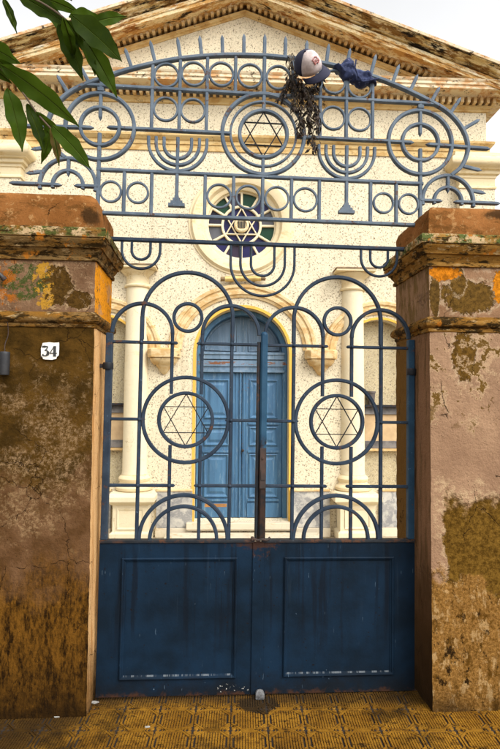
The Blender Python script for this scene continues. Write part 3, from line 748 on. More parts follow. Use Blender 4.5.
# ---------------------------------------------------------------- arched grille above the gate
C0 = -.017
r = root('arched_grille', 'grey blue wrought iron arched grille with menorahs and star above the gate', 'grille', GATE, (0, 0, 2.7))
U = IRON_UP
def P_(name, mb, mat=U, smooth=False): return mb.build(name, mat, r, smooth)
P_('rail', MB().bar((-.955, 2.705), (.965, 2.705), .024, .030), IRON)
P_('rail', MB().bar((-1.0, 2.862), (1.0, 2.862), .022, .0285))
P_('rail', MB().bar((-1.03, 3.128), (1.0, 3.128), .021, .0285))
P_('rail', MB().bar((C0-1.10, 3.650), (C0+1.10, 3.650), .022, .0285))
for s in (-1, 1):
    P_('rail', MB().spear((C0+s*.205, 3.392), (C0+s*.96, 3.392), .021, .0295))
    P_('rail', MB().spear((C0+s*1.035, 3.385), (C0+s*1.46, 3.375), .022, .03, 0, (True, True)))
# U loops under the lowest rail
for c, hs_ in ((-.01, (.197, .137, .072)), (-.751, (.115, .056)), (.72, (.115, .056))):
    bots = {.197: 2.385, .137: 2.447, .072: 2.509, .115: 2.529, .056: 2.585}
    for h in hs_:
        zc = bots[h]+h
        P_('hanging_loop', MB().tube([(c-h, 0, 2.70)]+[(x, 0, z) for x, z in arcpts(c, zc, h, 180, 360, 28)]+[(c+h, 0, 2.70)], .0085, 8), IRON, True)
# circles and uprights between the two rails
for a in (0, .18, .355, .68, .845):
    for s in ((-1, 1) if a else (1,)):
        P_('upright', MB().bar((C0+s*a, 2.862), (C0+s*a, 3.128 if a else 3.25), .021, .0245))
for a, rr in ((.09, .072), (.268, .072), (.763, .062), (.925, .062)):
    for s in (-1, 1): P_('ring', MB().ring(C0+s*a, 2.995, rr, .013, .020))
# menorahs
for s in (-1, 1):
    c = C0+s*.527; m = MB()
    m.bar((c, 2.955), (c, 3.35), .021, .0245)
    for k, (rr, zc) in enumerate(((.178, 3.318), (.132, 3.310), (.084, 3.302))):
        m.flat([(c-rr, 3.348)]+arcpts(c, zc, rr, 180, 360, 30)+[(c+rr, 3.348)], .019, .027-.0012*k)
    mo = P_('menorah', m)
    m = MB()
    for i, (h, z0, z1) in enumerate(((.050, 2.918, 2.937), (.036, 2.937, 2.953), (.023, 2.953, 2.970), (.013, 2.970, 2.984))): m.box(c-h, c+h, -.017+i*.001, .017-i*.001, z0, z1)
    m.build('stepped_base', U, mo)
# central star roundel
P_('roundel_ring', MB().ring(C0, 3.398, .256, .024, .031))
P_('roundel_ring', MB().ring(C0, 3.398, .205, .014, .024))
P_('roundel_ring', MB().ring(C0, 3.398, .148, .022, .032))
m = MB(); star(m, C0, 3.398, .142, .0115, .016); P_('star', m, STARWIRE)
P_('upright', MB().bar((C0, 3.54), (C0, 3.89), .023, .0255))
# upper rows
arch = [(0, 3.9), (.25, 3.888), (.5, 3.853), (.68, 3.810), (.86, 3.752), (1.06, 3.668), (1.19, 3.595), (1.28, 3.49), (1.312, 3.375), (1.275, 3.262), (1.20, 3.19)]
A = spline(arch, 8)
def arch_z(x):
    x = abs(x)
    for (a, b), (c, d) in zip(arch, arch[1:]):
        if a <= x <= c: return b+(d-b)*(x-a)/(c-a)
P_('arch_bar', MB().flat([(C0-x, z) for x, z in A[::-1]]+[(C0+x, z) for x, z in A[1:]], .024, .033))
for s in (-1, 1):
    P_('upright', MB().bar((C0+s*.18, 3.650), (C0+s*.18, arch_z(.18)-.008), .021, .024))
    for a in (.355, .522, .69): P_('upright', MB().bar((C0+s*a, 3.392), (C0+s*a, arch_z(a)-.008), .021, .0245))
    for a in (.089, .268, .439, .606): P_('ring', MB().ring(C0+s*a, 3.765 if a < .4 else 3.757 if a < .5 else 3.738, .073, .013, .020))
    for a in (.439, .606): P_('ring', MB().ring(C0+s*a, 3.524, .072, .013, .020))
    c = C0+s*1.0
    P_('roundel_ring', MB().ring(c, 3.395, .206, .023, .031))
    P_('roundel_ring', MB().ring(c, 3.395, .117, .021, .031))
    m = MB(); m.spear((c, 3.68 if s < 0 else 3.655), (c, 3.432), .021, .026, 0, (False, True)); m.box(c-.018, c+.018, -.018, .018, 3.612, 3.634); P_('spear', m)
    P_('upright', MB().bar((c, 2.85), (c, 3.352), .023, .026))
    c = C0+s*1.18
    P_('arch_bar', MB().arc(c, 3.022, .166, -10, 190, .022, .029))
    P_('arch_bar', MB().arc(c, 3.022, .090, -12, 192, .021, .029))
    P_('spear', MB().spear((c, 3.188), (c, 3.075), .021, .0255))
    P_('spear', MB().spear((c+s*.035, 3.022), (c+s*.345, 3.022), .021, .032, 0, (True, True)))
    P_('spear', MB().spear((C0+s*1.0, 3.022), (c-s*.035, 3.022), .021, .032))
    for (bx, bz), (tx, tz) in (((.13, 3.9), (.131, 4.035)), ((.262, 3.89), (.268, 4.018)), ((.392, 3.872), (.408, 4.005)), ((.522, 3.852), (.545, 3.985)), ((.676, 3.812), (.712, 3.955)), ((.817, 3.768), (.864, 3.898)),
                               ((.933, 3.725), (.985, 3.84)), ((1.072, 3.664), (1.13, 3.768)), ((1.195, 3.592), (1.268, 3.705)), ((1.287, 3.50), (1.395, 3.568)), ((1.285, 3.255), (1.405, 3.232)), ((1.335, 3.10), (1.43, 3.085))):
        P_('spike', MB().spear((C0+s*bx, bz), (C0+s*tx, tz), .022, .016, 0, (False, True), .05))
P_('spike', MB().spear((C0, 3.9), (C0, 4.04), .022, .016, 0, (False, True), .05))

# ---------------------------------------------------------------- facade
f = root('temple_facade', 'cream pebble dashed temple front with gable, rose window and blue arched door', 'building', FAC, (0, 0, 0))
UC = -.03; WL, WR = UC-3.286, UC+3.286
def fp(name, mb, mat, smooth=False, bevel=0, parent=None): return mb.build(name, mat, parent or f, smooth, bevel=bevel)
DC = -.022
door_arch = [(DC-.612, .19)]+arcpts(DC, 2.345, .612, 180, 0, 40)+[(DC+.612, .19)]
rose_hole = arcpts(-.048, 4.075, .53, 0, 360, 60)[:-1]
NCH = [(1.79, 1), (-1.85, -1)]
niches = []
for c, s in NCH: niches.append([(c-.48, .62)]+arcpts(c, 2.345, .48, 180, 0, 30)[::1]+[(c+.48, .62)])
outline = [(WL, 0), (WR, 0), (WR, 5.9), (UC+2.95, 5.9), (UC, 5.9+.355*2.95), (UC-2.95, 5.9), (WL, 5.9)]
holed('wall', outline, [door_arch[::-1], rose_hole[::-1]]+[n_[::-1] for n_ in niches], 0, .44, PEB, f)
bk = MB(); bk.box(WL+.02, WR-.02, .442, 9, 0, 5.88); bk.prism([(WL+.02, 5.882), (WR-.02, 5.882), (UC, 7.03)], .442, 9); fp('body', bk, PEB)
rf = MB()
for s in (-1, 1): rf.prism([(UC, 7.14), (UC+s*3.3, 7.14-.355*3.3), (UC+s*3.3, 7.06-.355*3.3), (UC, 7.06)], .0, 9.2)
fp('roof', rf, m_simple('roof_tile', (.3, .13, .07), (.2, .1, .06), 4))
for c, s in NCH:
    b = MB(); b.box(c-.5, c+.5, .18, .2, .6, 2.9); fp('niche_back', b, PEB_IN)
    o_ = [(c-.48, .62)]+arcpts(c, 2.345, .48, 180, 0, 30)+[(c+.48, .62)]
    fp('niche_edge', MB().mould(o_, [(-.004, -.006), (.026, -.006), (.026, .02), (-.004, .02)]), OCHRE)
# door: reveal strip, frame, fanlight, leaves
fp('door_edge_band', MB().mould(door_arch, [(-.003, -.005), (.032, -.005), (.032, .06), (-.003, .06)]), OCHRE)
fp('door_reveal', MB().mould(door_arch, [(-.004, .061), (.012, .061), (.012, .438), (-.004, .438)]), CREAM)
d = MB(); d.mould([(DC-.60, .19)]+arcpts(DC, 2.345, .60, 180, 0, 40)+[(DC+.60, .19)], [(-.058, .18), (0, .18), (0, .40), (-.058, .40)]); fp('door_frame', d, DOOR)
fan = MB(); fan.prism(arcpts(DC, 2.385, .56, 180, 0, 36, .52), .362, .39)
fan.box(DC-.075, DC-.012, .34, .3615, 2.386, 2.88); fan.box(DC+.012, DC+.075, .34, .3615, 2.386, 2.88); fan.box(DC-.0115, DC+.0115, .345, .3615, 2.386, 2.89)
fan.mould(arcpts(DC, 2.42, .5, 178, 100, 16, .44)+[(DC-.1, 2.42)], [(-.012, .34), (.012, .34), (.016, .3615), (-.016, .3615)], True)
fan.mould([(DC+.1, 2.42)]+arcpts(DC, 2.42, .5, 80, 2, 16, .44), [(-.012, .34), (.012, .34), (.016, .3615), (-.016, .3615)], True)
for s in (-1, 1):
    for k in range(4): fan.box(DC+s*(.13+k*.1), DC+s*(.133+k*.1)+.003, .3575, .3618, 2.43, 2.80-.07*k)
fp('fanlight', fan, DOOR_GREY)
tr = MB(); tr.box(DC-.56, DC+.56, .165, .25, 2.29, 2.384); tr.box(DC-.565, DC+.565, .15, .25, 2.352, 2.372); tr.box(DC-.56, DC+.56, .172, .25, 2.195, 2.275); tr.box(DC-.565, DC+.565, .158, .25, 2.115, 2.145); tr.box(DC-.56, DC+.56, .19, .25, 2.146, 2.194); tr.box(DC-.56, DC+.56, .2, .25, 2.276, 2.289)
fp('transom', tr, DOOR_GREY)
def door_leaf(x0, x1, px0, px1):
    b = MB(); b.box(x0, x1, .212, .25, .195, 2.112); o = fp('door_leaf', b, DOOR, bevel=.003)
    for z0, z1 in ((1.50, 2.02), (1.14, 1.39), (.46, 1.03)):
        p = MB(); p.mould([(px0, z0), (px1, z0), (px1, z1), (px0, z1)], [(0, .2115), (0, .196), (.012, .190), (.02, .2), (.035, .2115)], True)
        p.add(*pyramid(px0+.05, px1-.05, z0+.05, z1-.05)); p.build('door_panel', DOOR, o)
    k = MB(); k.box(px0-.02, px1+.02, .194, .2115, .2, .385); k.build('kick_board', DOOR, o)
    for z in (1.065, 1.435, .425): k = MB(); k.box(px0-.015, px1+.015, .188, .2115, z-.014, z+.014); k.build('door_rail', DOOR, o)
    return o
def pyramid(x0, x1, z0, z1, y=.2115, h=.012, i=.03):
    return [(x0, y, z0), (x1, y, z0), (x1, y, z1), (x0, y, z1), (x0+i, y-h, z0+i), (x1-i, y-h, z0+i), (x1-i, y-h, z1-i), (x0+i, y-h, z1-i)], [(0, 1, 5, 4), (1, 2, 6, 5), (2, 3, 7, 6), (3, 0, 4, 7), (4, 5, 6, 7)]
dl = door_leaf(DC-.54, DC-.004, DC-.5, DC-.17)
dr = door_leaf(DC+.004, DC+.54, DC+.1, DC+.48)
for x, w_, y in ((-.11, .016, .2), (-.075, .012, .204), (-.02, .02, .19), (.03, .014, .2), (.062, .01, .204)):
    b = MB(); b.box(DC+x-w_/2, DC+x+w_/2, y, .2118, .2, 2.11); b.build('door_stile_bead', DOOR, dl if x < 0 else dr)
b = MB(); b.box(DC-.48, DC-.19, .1925, .1938, .335, .378); b.build('bare_wood', m_simple('bare_timber', (.36, .17, .05), (.25, .12, .04), 14), dl)
b = MB(); b.tube([(DC+.015, .205, 1.08), (DC+.015, .165, 1.08)], .012, 10); b.add(*sphere(DC+.015, .16, 1.08, .02)); b.build('handle', RUSTY, dr)
# steps
st = MB(); st.box(DC-.70, DC+.72, -.10, .28, .105, .188); st.box(DC-.69, DC+.71, -.085, .28, .087, .1045); fp('door_step', st, WHITE_STONE, bevel=.006)
st = MB(); st.box(DC-.95, DC+.98, -.36, -.10, -.02, .072); fp('door_step', st, WHITE_STONE, bevel=.006)
# arch mouldings
AM = [(-.01, 0), (-.01, -.02), (.02, -.03), (.03, -.05), (.075, -.055), (.085, -.04), (.105, -.04), (.115, -.06), (.15, -.065), (.165, -.03), (.165, 0)]
fp('arch_moulding', MB().mould(arcpts(DC, 2.395, .80, 180, 0, 44, .70), AM), CREAM_STAIN, True)
for c, s in NCH:
    pth = arcpts(c, 2.395, .60, 180, 0, 40, .50)
    fp('arch_moulding', MB().mould(pth, AM), CREAM_STAIN, True)
# corbels
for c in (-1.035, .993):
    m = MB()
    def cring(hw, pr, z): return [(c-hw, 0, z), (c-hw, -pr*.6, z), (c-hw*.72, -pr, z), (c+hw*.72, -pr, z), (c+hw, -pr*.6, z), (c+hw, 0, z)]
    m.loft([cring(*q) for q in ((.012, .02, 2.07), (.03, .035, 2.085), (.045, .05, 2.10), (.07, .06, 2.14), (.10, .09, 2.175), (.10, .10, 2.19), (.13, .12, 2.195), (.165, .15, 2.235), (.175, .16, 2.27), (.16, .15, 2.28), (.20, .18, 2.285), (.205, .185, 2.31), (.205, .185, 2.385), (.19, .17, 2.40))])
    fp('corbel', m, CREAM_STAIN, True)
# half columns on pedestals
for c in (UC-1.40+.035, UC+1.455):
    m = MB(); m.lathe([(.165, .80), (.158, .83), (.155, 1.6), (.148, 2.6), (.142, 3.185)], c, .02, 28, 180, 360); m_ = fp('column_shaft', m, CREAM_CLEAN, True)
    m = MB(); m.lathe([(.142, 3.186), (.165, 3.19), (.172, 3.205), (.165, 3.222), (.148, 3.226), (.148, 3.33), (.152, 3.335), (.175, 3.36), (.205, 3.385), (.22, 3.40), (.22, 3.412)], c, .02, 28, 180, 360)
    m.box(c-.255, c+.255, -.235, .0, 3.413, 3.44); fp('column_capital', m, CREAM, True)
    ab = MB(); ab.rects([(0, 3.441), (0, 3.452), (-.04, 3.466)], c-.265, c+.265, -.245, 0); fp('abacus_tile', ab, m_stucco('abacus_dirty', (.3, .2, .1), (.12, .08, .05), .5, (.03, .02, .01), .55))
    m = MB(); m.lathe([(.215, .59), (.235, .605), (.24, .635), (.225, .66), (.195, .675), (.185, .70), (.2, .72), (.205, .745), (.19, .77), (.168, .785), (.166, .80)], c, .02, 28, 180, 360); fp('column_base', m, CREAM, True)
    m = MB(); m.rects([(0, 0), (0, .10), (-.03, .12), (-.03, .44), (-.01, .45), (0, .462), (.03, .475), (.05, .495), (.05, .55), (.03, .57), (0, .588)], c-.25, c+.25, -.28, -.001); p_ = fp('pedestal', m, CREAM_CLEAN, bevel=.004)
    m = MB(); m.mould([(c-.16, .15), (c+.16, .15), (c+.16, .40), (c-.16, .40)], [(0, -.251), (0, -.262), (.014, -.258), (.02, -.251)], True); m.build('pedestal_panel', CREAM_CLEAN, p_)
# marble dado
for x0, x1 in ((DC-1.09, DC-.63), (DC+.63, DC+1.14), (1.76, 3.2), (-3.2, -1.68)):
    m = MB(); m.box(x0, x1, -.035, -.002, .115, .575); fp('dado_slab', m, MARBLE, bevel=.004)
    m = MB(); m.box(x0, x1, -.05, -.0022, .577, .602); fp('dado_cap', m, CREAM_STAIN, bevel=.005)
    m = MB(); m.box(x0-.004, x1+.004, -.055, -.0018, .0, .113); fp('dado_base', m, WHITE_STONE, bevel=.004)

# rose window
RX, RZ = -.048, 4.075
rw = fp('rose_window_surround', MB().mould(arcpts(RX, RZ, .46, 0, 360, 64)[:-1], [(.0, .16), (0, .05), (-.025, .03), (-.05, .03), (-.06, 0), (-.075, -.03), (-.12, -.045), (-.185, -.05), (-.205, -.03), (-.215, -.015), (-.235, -.012), (-.24, 0), (-.10, .1), (-.08, .16)], True), CREAM, True)
GL = {}
for k, c in {'green': (.014, .05, .026), 'blue': (.02, .018, .075), 'grey': (.1, .1, .11), 'plum': (.036, .025, .045), 'dark': (.03, .026, .04)}.items():
    GL[k] = m_simple('glass_'+k, c, tuple(x*.8 for x in c), 6, .3, .15, 9, spec=.12)
def sector(r0, r1, a0, a1): return arcpts(RX, RZ, r1, a0, a1, 8)+arcpts(RX, RZ, r0, a1, a0, 8)
cols = ['green', 'blue', 'grey', 'green', 'blue', 'blue', 'plum', 'blue', 'grey', 'dark', 'green', 'plum']   # clockwise from twelve
for k, cname in enumerate(cols):
    a1 = 90-30*k; MB().prism(sector(.262, .462, a1-30, a1), .132, .14).build('glass_pane', GL[cname], rw)
for k in range(6):
    a0 = 90+60*k; MB().prism(sector(.10, .262, a0-60, a0)[:], .1335, .1395).build('glass_pane', GL['blue'], rw)
tr = MB()
for k in range(12):
    a0 = rad(30*k); c_, s_ = math.cos(a0), math.sin(a0)
    tr.flat([(RX+.25*c_, RZ+.25*s_), (RX+.465*c_, RZ+.465*s_)], .03, .04, y=.115)
tr.ring(RX, RZ, .255, .034, .044, y=.114); tr.ring(RX, RZ, .455, .03, .044, y=.116)
for k, a0 in enumerate((90, 270)):
    p = [(RX+.235*math.cos(rad(a0+120*i)), RZ+.235*math.sin(rad(a0+120*i))) for i in range(3)]; tr.flat(p, .034, .04-.002*k, True, .114)
tr.build('tracery', CREAM_CLEAN, rw)
bo = MB(); vs_, fs_ = [], []
bo.loft([[(RX+q*math.cos(2*math.pi*k/24), y, RZ+q*math.sin(2*math.pi*k/24)) for k in range(24)] for q, y in ((.10, .12), (.10, .07), (.085, .055), (.07, .055), (.06, .075), (.0, .075))]); bo.build('boss', CREAM, rw, True)
bo = MB()
for k in range(5): bo.box(RX-.045+k*.02, RX-.035+k*.02, .06, .073, RZ-.045, RZ+.045)
bo.build('boss_grating', IRON_DARK, rw)

# entablature
def run(prof, x0, x1): # moulding with returned ends: prof [(projection, z)]
    return MB().rects(prof, x0, x1, 0.0, .28)
def er(name, prof, mat, smooth=False): return fp(name, run(prof, WL, WR), mat, smooth)
er('architrave', [(.0, 5.02), (.016, 5.021), (.018, 5.10), (.03, 5.102), (.032, 5.15), (.045, 5.155), (.06, 5.172), (.08, 5.195), (.083, 5.225), (.07, 5.23), (.0, 5.25)], GOLD)
er('bed_moulding', [(.0, 5.655), (.02, 5.66), (.028, 5.682), (.05, 5.70), (.058, 5.718), (.065, 5.722), (.0, 5.727)], GOLD)
er('corona', [(.06, 5.80), (.13, 5.802), (.14, 5.815), (.165, 5.822), (.285, 5.822), (.285, 5.86), (.30, 5.868), (.30, 5.90), (.31, 5.912), (.32, 5.935), (0, 5.985)], CORONA)
dt = MB(); n_ = 78
for k in range(n_):
    x = WL-.1+(WR-WL+.2)*(k+.5)/n_; dt.box(x-.0195, x+.0195, -.135, .02, 5.7235, 5.8)
fp('dentil_band', dt, CREAM_STAIN)
for s in (WL, WR):
    dt = MB()
    for k in range(3): dt.box(*(sorted((s+(.066 if s > 0 else -.066), s+(.128 if s > 0 else -.128)))), -.045+.085*k, .0+.085*k, 5.7282, 5.7982)
    fp('dentil_return', dt, CREAM_STAIN)
# raking cornice: profile offsets are measured square to the slope
SL = math.atan(.355); cs = math.cos(SL)
def rake_path(apex, x): return [(UC-x, apex-.355*x), (UC, apex), (UC+x, apex-.355*x)]
def rake(name, apex, x, prof, mat, smooth=False): return fp(name, MB().mould(rake_path(apex, x), prof), mat, smooth)
rake('gable_bed_moulding', 6.885, 2.95, [(0, .02), (0, -.012), (.012, -.02), (.02, -.045), (.035, -.05), (.045, -.066), (.05, .0), (.05, .02)], GOLD)
n_ = 38
for s in (-1, 1):
    rd = MB()
    for k in range(n_):
        x = .045+k*.0765; z = 6.938+.03*cs-.355*x; t_ = Vector((cs, -s*math.sin(SL)*1)) ; q = Vector((s*math.sin(SL), cs))
        c2 = Vector((UC+s*x, z)); hw = .0195
        tt = Vector((cs, -math.sin(SL)*s))
        poly = [c2-tt*hw-q*0, c2+tt*hw, c2+tt*hw+q*.066, c2-tt*hw+q*.066]
        rd.prism([(p.x, p.y) for p in poly], -.13, .01)
    fp('gable_dentil_band', rd, CREAM_STAIN)
rake('gable_corona', 7.012, 3.45, [(-.0, .02), (-.012, -.15), (-.012, -.30), (.028, -.302), (.035, -.315), (.085, -.318), (.092, -.30), (.105, -.30), (.105, .02)], RAKE)
rake('gable_sima', 7.126, 3.60, [(0, .02), (-.004, -.30), (.0, -.335), (.018, -.34), (.02, -.375), (.030, -.385), (.045, -.395), (.056, -.41), (.066, -.435), (.074, -.44), (.078, -.02)], SIMA)
rake('gable_fillet', 7.126, 3.61, [(.0785, .02), (.0785, -.452), (.108, -.458), (.112, .02)], CORONA)
# corner pilasters with capitals under the architrave
for s in (-1, 1):
    a0, a1 = sorted((UC+s*2.86, UC+s*3.335))
    m = MB(); m.rects([(0, 0), (0, 4.56)], a0, a1, -.115, -.001); fp('pilaster', m, PEB)
    m = MB(); m.rects([(.001, 4.561), (.016, 4.565), (.02, 4.585), (.012, 4.60), (.003, 4.604), (.003, 4.70), (.015, 4.705), (.02, 4.735), (.05, 4.75), (.055, 4.79), (.09, 4.80), (.10, 4.815), (.135, 4.83), (.155, 4.86), (.16, 4.89), (.15, 4.925), (.13, 4.95), (.10, 4.96), (.09, 5.018)], a0, a1, -.115, -.001)
    fp('pilaster_capital', m, CREAM, True)
# wall lamp over the door, plaques and flower pots in the niches
r = root('wall_lamp', 'long narrow brass wall lamp between the rose window and door arch', 'lamp', FAC, (-.03, -.05, 3.325))
m = MB(); m.tube([(-.26, -.07, 3.312), (.205, -.07, 3.328)], .036, 14); m.build('lamp_tube', m_simple('brass_dull', (.62, .45, .16), (.45, .3, .1), 9, .35, .1, Metallic=.3), r, True)
for x, z in ((-.29, 3.311), (.235, 3.329)):
    m = MB(); m.tube([(x-.028, -.07, z), (x+.028, -.07, z)], .03, 12); m.build('end_cap', m_simple('brass_dark', (.25, .15, .05), (.12, .07, .03), 12, .5), r, True)
m = MB(); m.box(-.19, -.15, -.05, 0, 3.30, 3.33); m.box(.10, .14, -.05, 0, 3.305, 3.335); m.build('bracket', RUSTY, r)
SLATE = m_simple('slate_dark', (.06, .055, .055), (.2, .18, .16), 7, .6)
TANST = m_simple('tan_stone', (.55, .38, .2), (.42, .28, .14), 5, .7)
for c, s, lab in ((1.79, 1, 'framed stone wall plaque in the right niche behind the right column'), (-1.85, -1, 'framed stone wall plaque in the left niche behind the left column')):
    r = root('wall_plaque', lab, 'plaque', FAC, (c, .18, 1.1), 'stone plaques in the side niches')
    m = MB(); m.mould([(c-.46, 1.12), (c+.46, 1.12), (c+.46, 1.66), (c-.46, 1.66)], [(0, .179), (0, .13), (.09, .125), (.10, .179)], True); m.build('frame', SLATE, r)
    m = MB(); m.box(c-.38, c+.38, .15, .179, 1.19, 1.58); m.build('tablet', TANST, r)
    m = MB(); m.box(c-.475, c+.475, .06, .179, 1.665, 1.695); m.build('ledge', IRON_DARK, r)
    m = MB(); m.box(c-.475, c+.475, .09, .179, 1.085, 1.115); m.build('sill', CREAM_STAIN, r)
r = root('flower_pot', 'small dark tapered pot on the ledge of the right niche', 'pot', FAC, (1.70, .12, 1.696))
m = MB(); m.lathe([(0, 1.697), (.04, 1.697), (.055, 1.85), (.062, 1.851), (.062, 1.875), (.052, 1.876), (.048, 1.855), (0, 1.85)], 1.70, .12, 18, cap=False); m.build('pot', m_simple('pot_dark', (.08, .065, .06), (.14, .11, .09), 9, .7), r, True)

# ---------------------------------------------------------------- things hung on the grille
def gp(px, py, n=0):   # point of the gate plane seen at a photograph pixel, as (u, v)
    d = (px-250)*RT-(py-374.5)*UP+545*FW
    o_ = GATE.o+n*GATE.n; tt = (o_-EYE).dot(GATE.n)/d.dot(GATE.n); p = EYE+tt*d-GATE.o
    return p.dot(GATE.u), p.dot(GATE.v)
# baseball cap
u0, v0 = gp(307, 74)
r = root('baseball_cap', 'white and navy baseball cap with red emblem hung on a grille spike', 'cap', GATE, (u0, -.02, v0))
base = r.matrix_world.copy()
r.matrix_world = base @ Matrix.Translation((-.008, -.07, -.016)) @ Matrix.Rotation(rad(-42), 4, 'Y') @ Matrix.Rotation(rad(60), 4, 'X') @ Matrix.Rotation(rad(8), 4, 'Z') @ Matrix.Scale(.9, 4)
r['_off'] = [0, 0, 0]
def dome(a0, a1, rx=.088, ry=.10, rz=.118, th=1.0, nseg=18, m=9):
    mb = MB(); rings = []
    for i in range(m+1):
        p = math.pi/2*i/m
        rings.append([(rx*th*math.cos(p)*math.sin(rad(a0+(a1-a0)*k/nseg)), -ry*th*math.cos(p)*math.cos(rad(a0+(a1-a0)*k/nseg)), rz*th*math.sin(p)**.9) for k in range(nseg+1)])
    vs_ = [p for q in rings for p in q]; n2 = nseg+1
    mb.add(vs_, [(i*n2+k, i*n2+k+1, (i+1)*n2+k+1, (i+1)*n2+k) for i in range(m) for k in range(nseg)])
    return mb
WHITE_CLOTH = m_simple('cap_white_cloth', (.56, .47, .44), (.4, .33, .31), 30, .9, .3, 200)
NAVY = m_simple('cap_navy_cloth', (.010, .011, .03), (.02, .02, .045), 12, .85, .3, 200)
o = dome(-78, 78).build('crown_front', WHITE_CLOTH, r, True); sm = o.modifiers.new('th', 'SOLIDIFY'); sm.thickness = .003
o = dome(78, 282).build('crown_back', NAVY, r, True); sm = o.modifiers.new('th', 'SOLIDIFY'); sm.thickness = .003
vz = MB(); rings = []
for i in range(15):
    a_ = rad(-78+156*i/14); row = []
    for k in range(7):
        q = k/6; ext = .072*math.cos(a_*1.0)**.6*q if abs(a_) < 1.5 else 0
        x = .089*math.sin(a_)*(1+.1*q); y = -.101*math.cos(a_)-ext; z = -.002-.012*q-.030*(math.sin(a_)**2)*(.4+.6*q)+.0
        row.append((x, y, z))
    rings.append(row)
vz.add([p for q in rings for p in q], [(i*7+k, i*7+k+1, (i+1)*7+k+1, (i+1)*7+k) for i in range(14) for k in range(6)])
o = vz.build('visor', NAVY, r, True); sm = o.modifiers.new('th', 'SOLIDIFY'); sm.thickness = .004
em = MB()
def on_dome(a_, h): # point just proud of the crown front
    p = h; return (.0905*math.cos(p)*math.sin(a_), -.1025*math.cos(p)*math.cos(a_), .1205*math.sin(p)**.9)
for (x0, z0, x1, z1) in ((-.30, .75, .02, .80), (.10, .82, .34, .74), (-.28, .62, -.02, .66), (.02, .70, .10, .42), (-.22, .72, -.16, .46), (-.24, .5, .05, .52), (.12, .6, .36, .58), (.16, .44, .36, .46), (.3, .7, .3, .48)):
    em.tube([on_dome(x0, z0), on_dome((x0+x1)/2, (z0+z1)/2+.02), on_dome(x1, z1)], .0042, 6)
em.build('emblem', m_simple('emblem_red', (.40, .12, .11), (.36, .17, .15), 20, .8), r)
em = MB(); em.add(*sphere(0, 0, .119, .007)); em.build('button', NAVY, r, True)

# crumpled denim cloth draped over the arch
top = [(332.5, 66.5), (336, 66), (340, 63.5), (346, 60), (351, 60), (353.5, 64), (354, 70), (359, 71), (365, 73), (369, 76), (373, 80.5), (376.5, 85)]
bot = [(333.5, 68), (337.5, 70.5), (340.5, 77), (343, 81), (347, 83), (351, 83.5), (355, 86), (359, 88), (364, 87.5), (368, 85.5), (372, 84.5), (377, 86)]
r = root('denim_cloth', 'crumpled dark blue denim garment draped over the iron arch', 'garment', GATE, (*[gp(355, 74)[0]], 0, gp(355, 74)[1]))
T = spline([gp(*p) for p in top], 4); B = spline([gp(*p) for p in bot], 4)
m = MB(); rings = []
for i, (a_, b_) in enumerate(zip(T, B)):
    cu_, cv_ = (a_[0]+b_[0])/2, (a_[1]+b_[1])/2; hu, hv = (a_[0]-b_[0])/2, (a_[1]-b_[1])/2; ring = []
    e_ = min(1, .35+min(i, len(T)-1-i)*.12)
    for k in range(28):
        an = 2*math.pi*k/28; y = -.048*e_*math.cos(an); q = math.sin(an)
        p = Vector((cu_+hu*q, y, cv_+hv*q))
        fold = mnoise.noise(Vector((p.x*20+p.z*16, p.z*38-p.x*14, y*9)))*.020+abs(mnoise.noise(Vector((p.x*48, p.z*44, 3+y*20))))*.014-abs(mnoise.noise(Vector((p.x*25-p.z*40, p.z*20, 8))))*.022
        ring.append((p.x, p.y-fold*math.cos(an)*1.3, p.z+fold*q*.6))
    rings.append(ring)
m.loft(rings)
nn = NT('denim'); c = nn.mix(nn.step(nn.noise(18, 5, .6), .35, .7), (.008, .014, .05), (.022, .033, .095)); c = nn.mix(nn.step(nn.noise(1, 5, .7, v=nn.scale((30, 30, 60))), .58, .66), c, (.09, .105, .19))
o = m.build('cloth', nn.done(c, .9, nn.noise(160, 4), .4, .004), r, True); ss = o.modifiers.new('s', 'SUBSURF'); ss.levels = 1; ss.render_levels = 1
hm = MB()
for q0, q1 in (((353.5, 66), (352.5, 74)), ((352.5, 74), (356, 82)), ((356, 82), (360, 87.2)), ((360, 87.2), (367, 86)), ((367, 86), (376, 84))):
    a_, b_ = gp(*q0), gp(*q1); hm.tube([(a_[0], -.062, a_[1]), (b_[0], -.058, b_[1])], .005, 6)
hm.build('hem', nn.m, r, True)

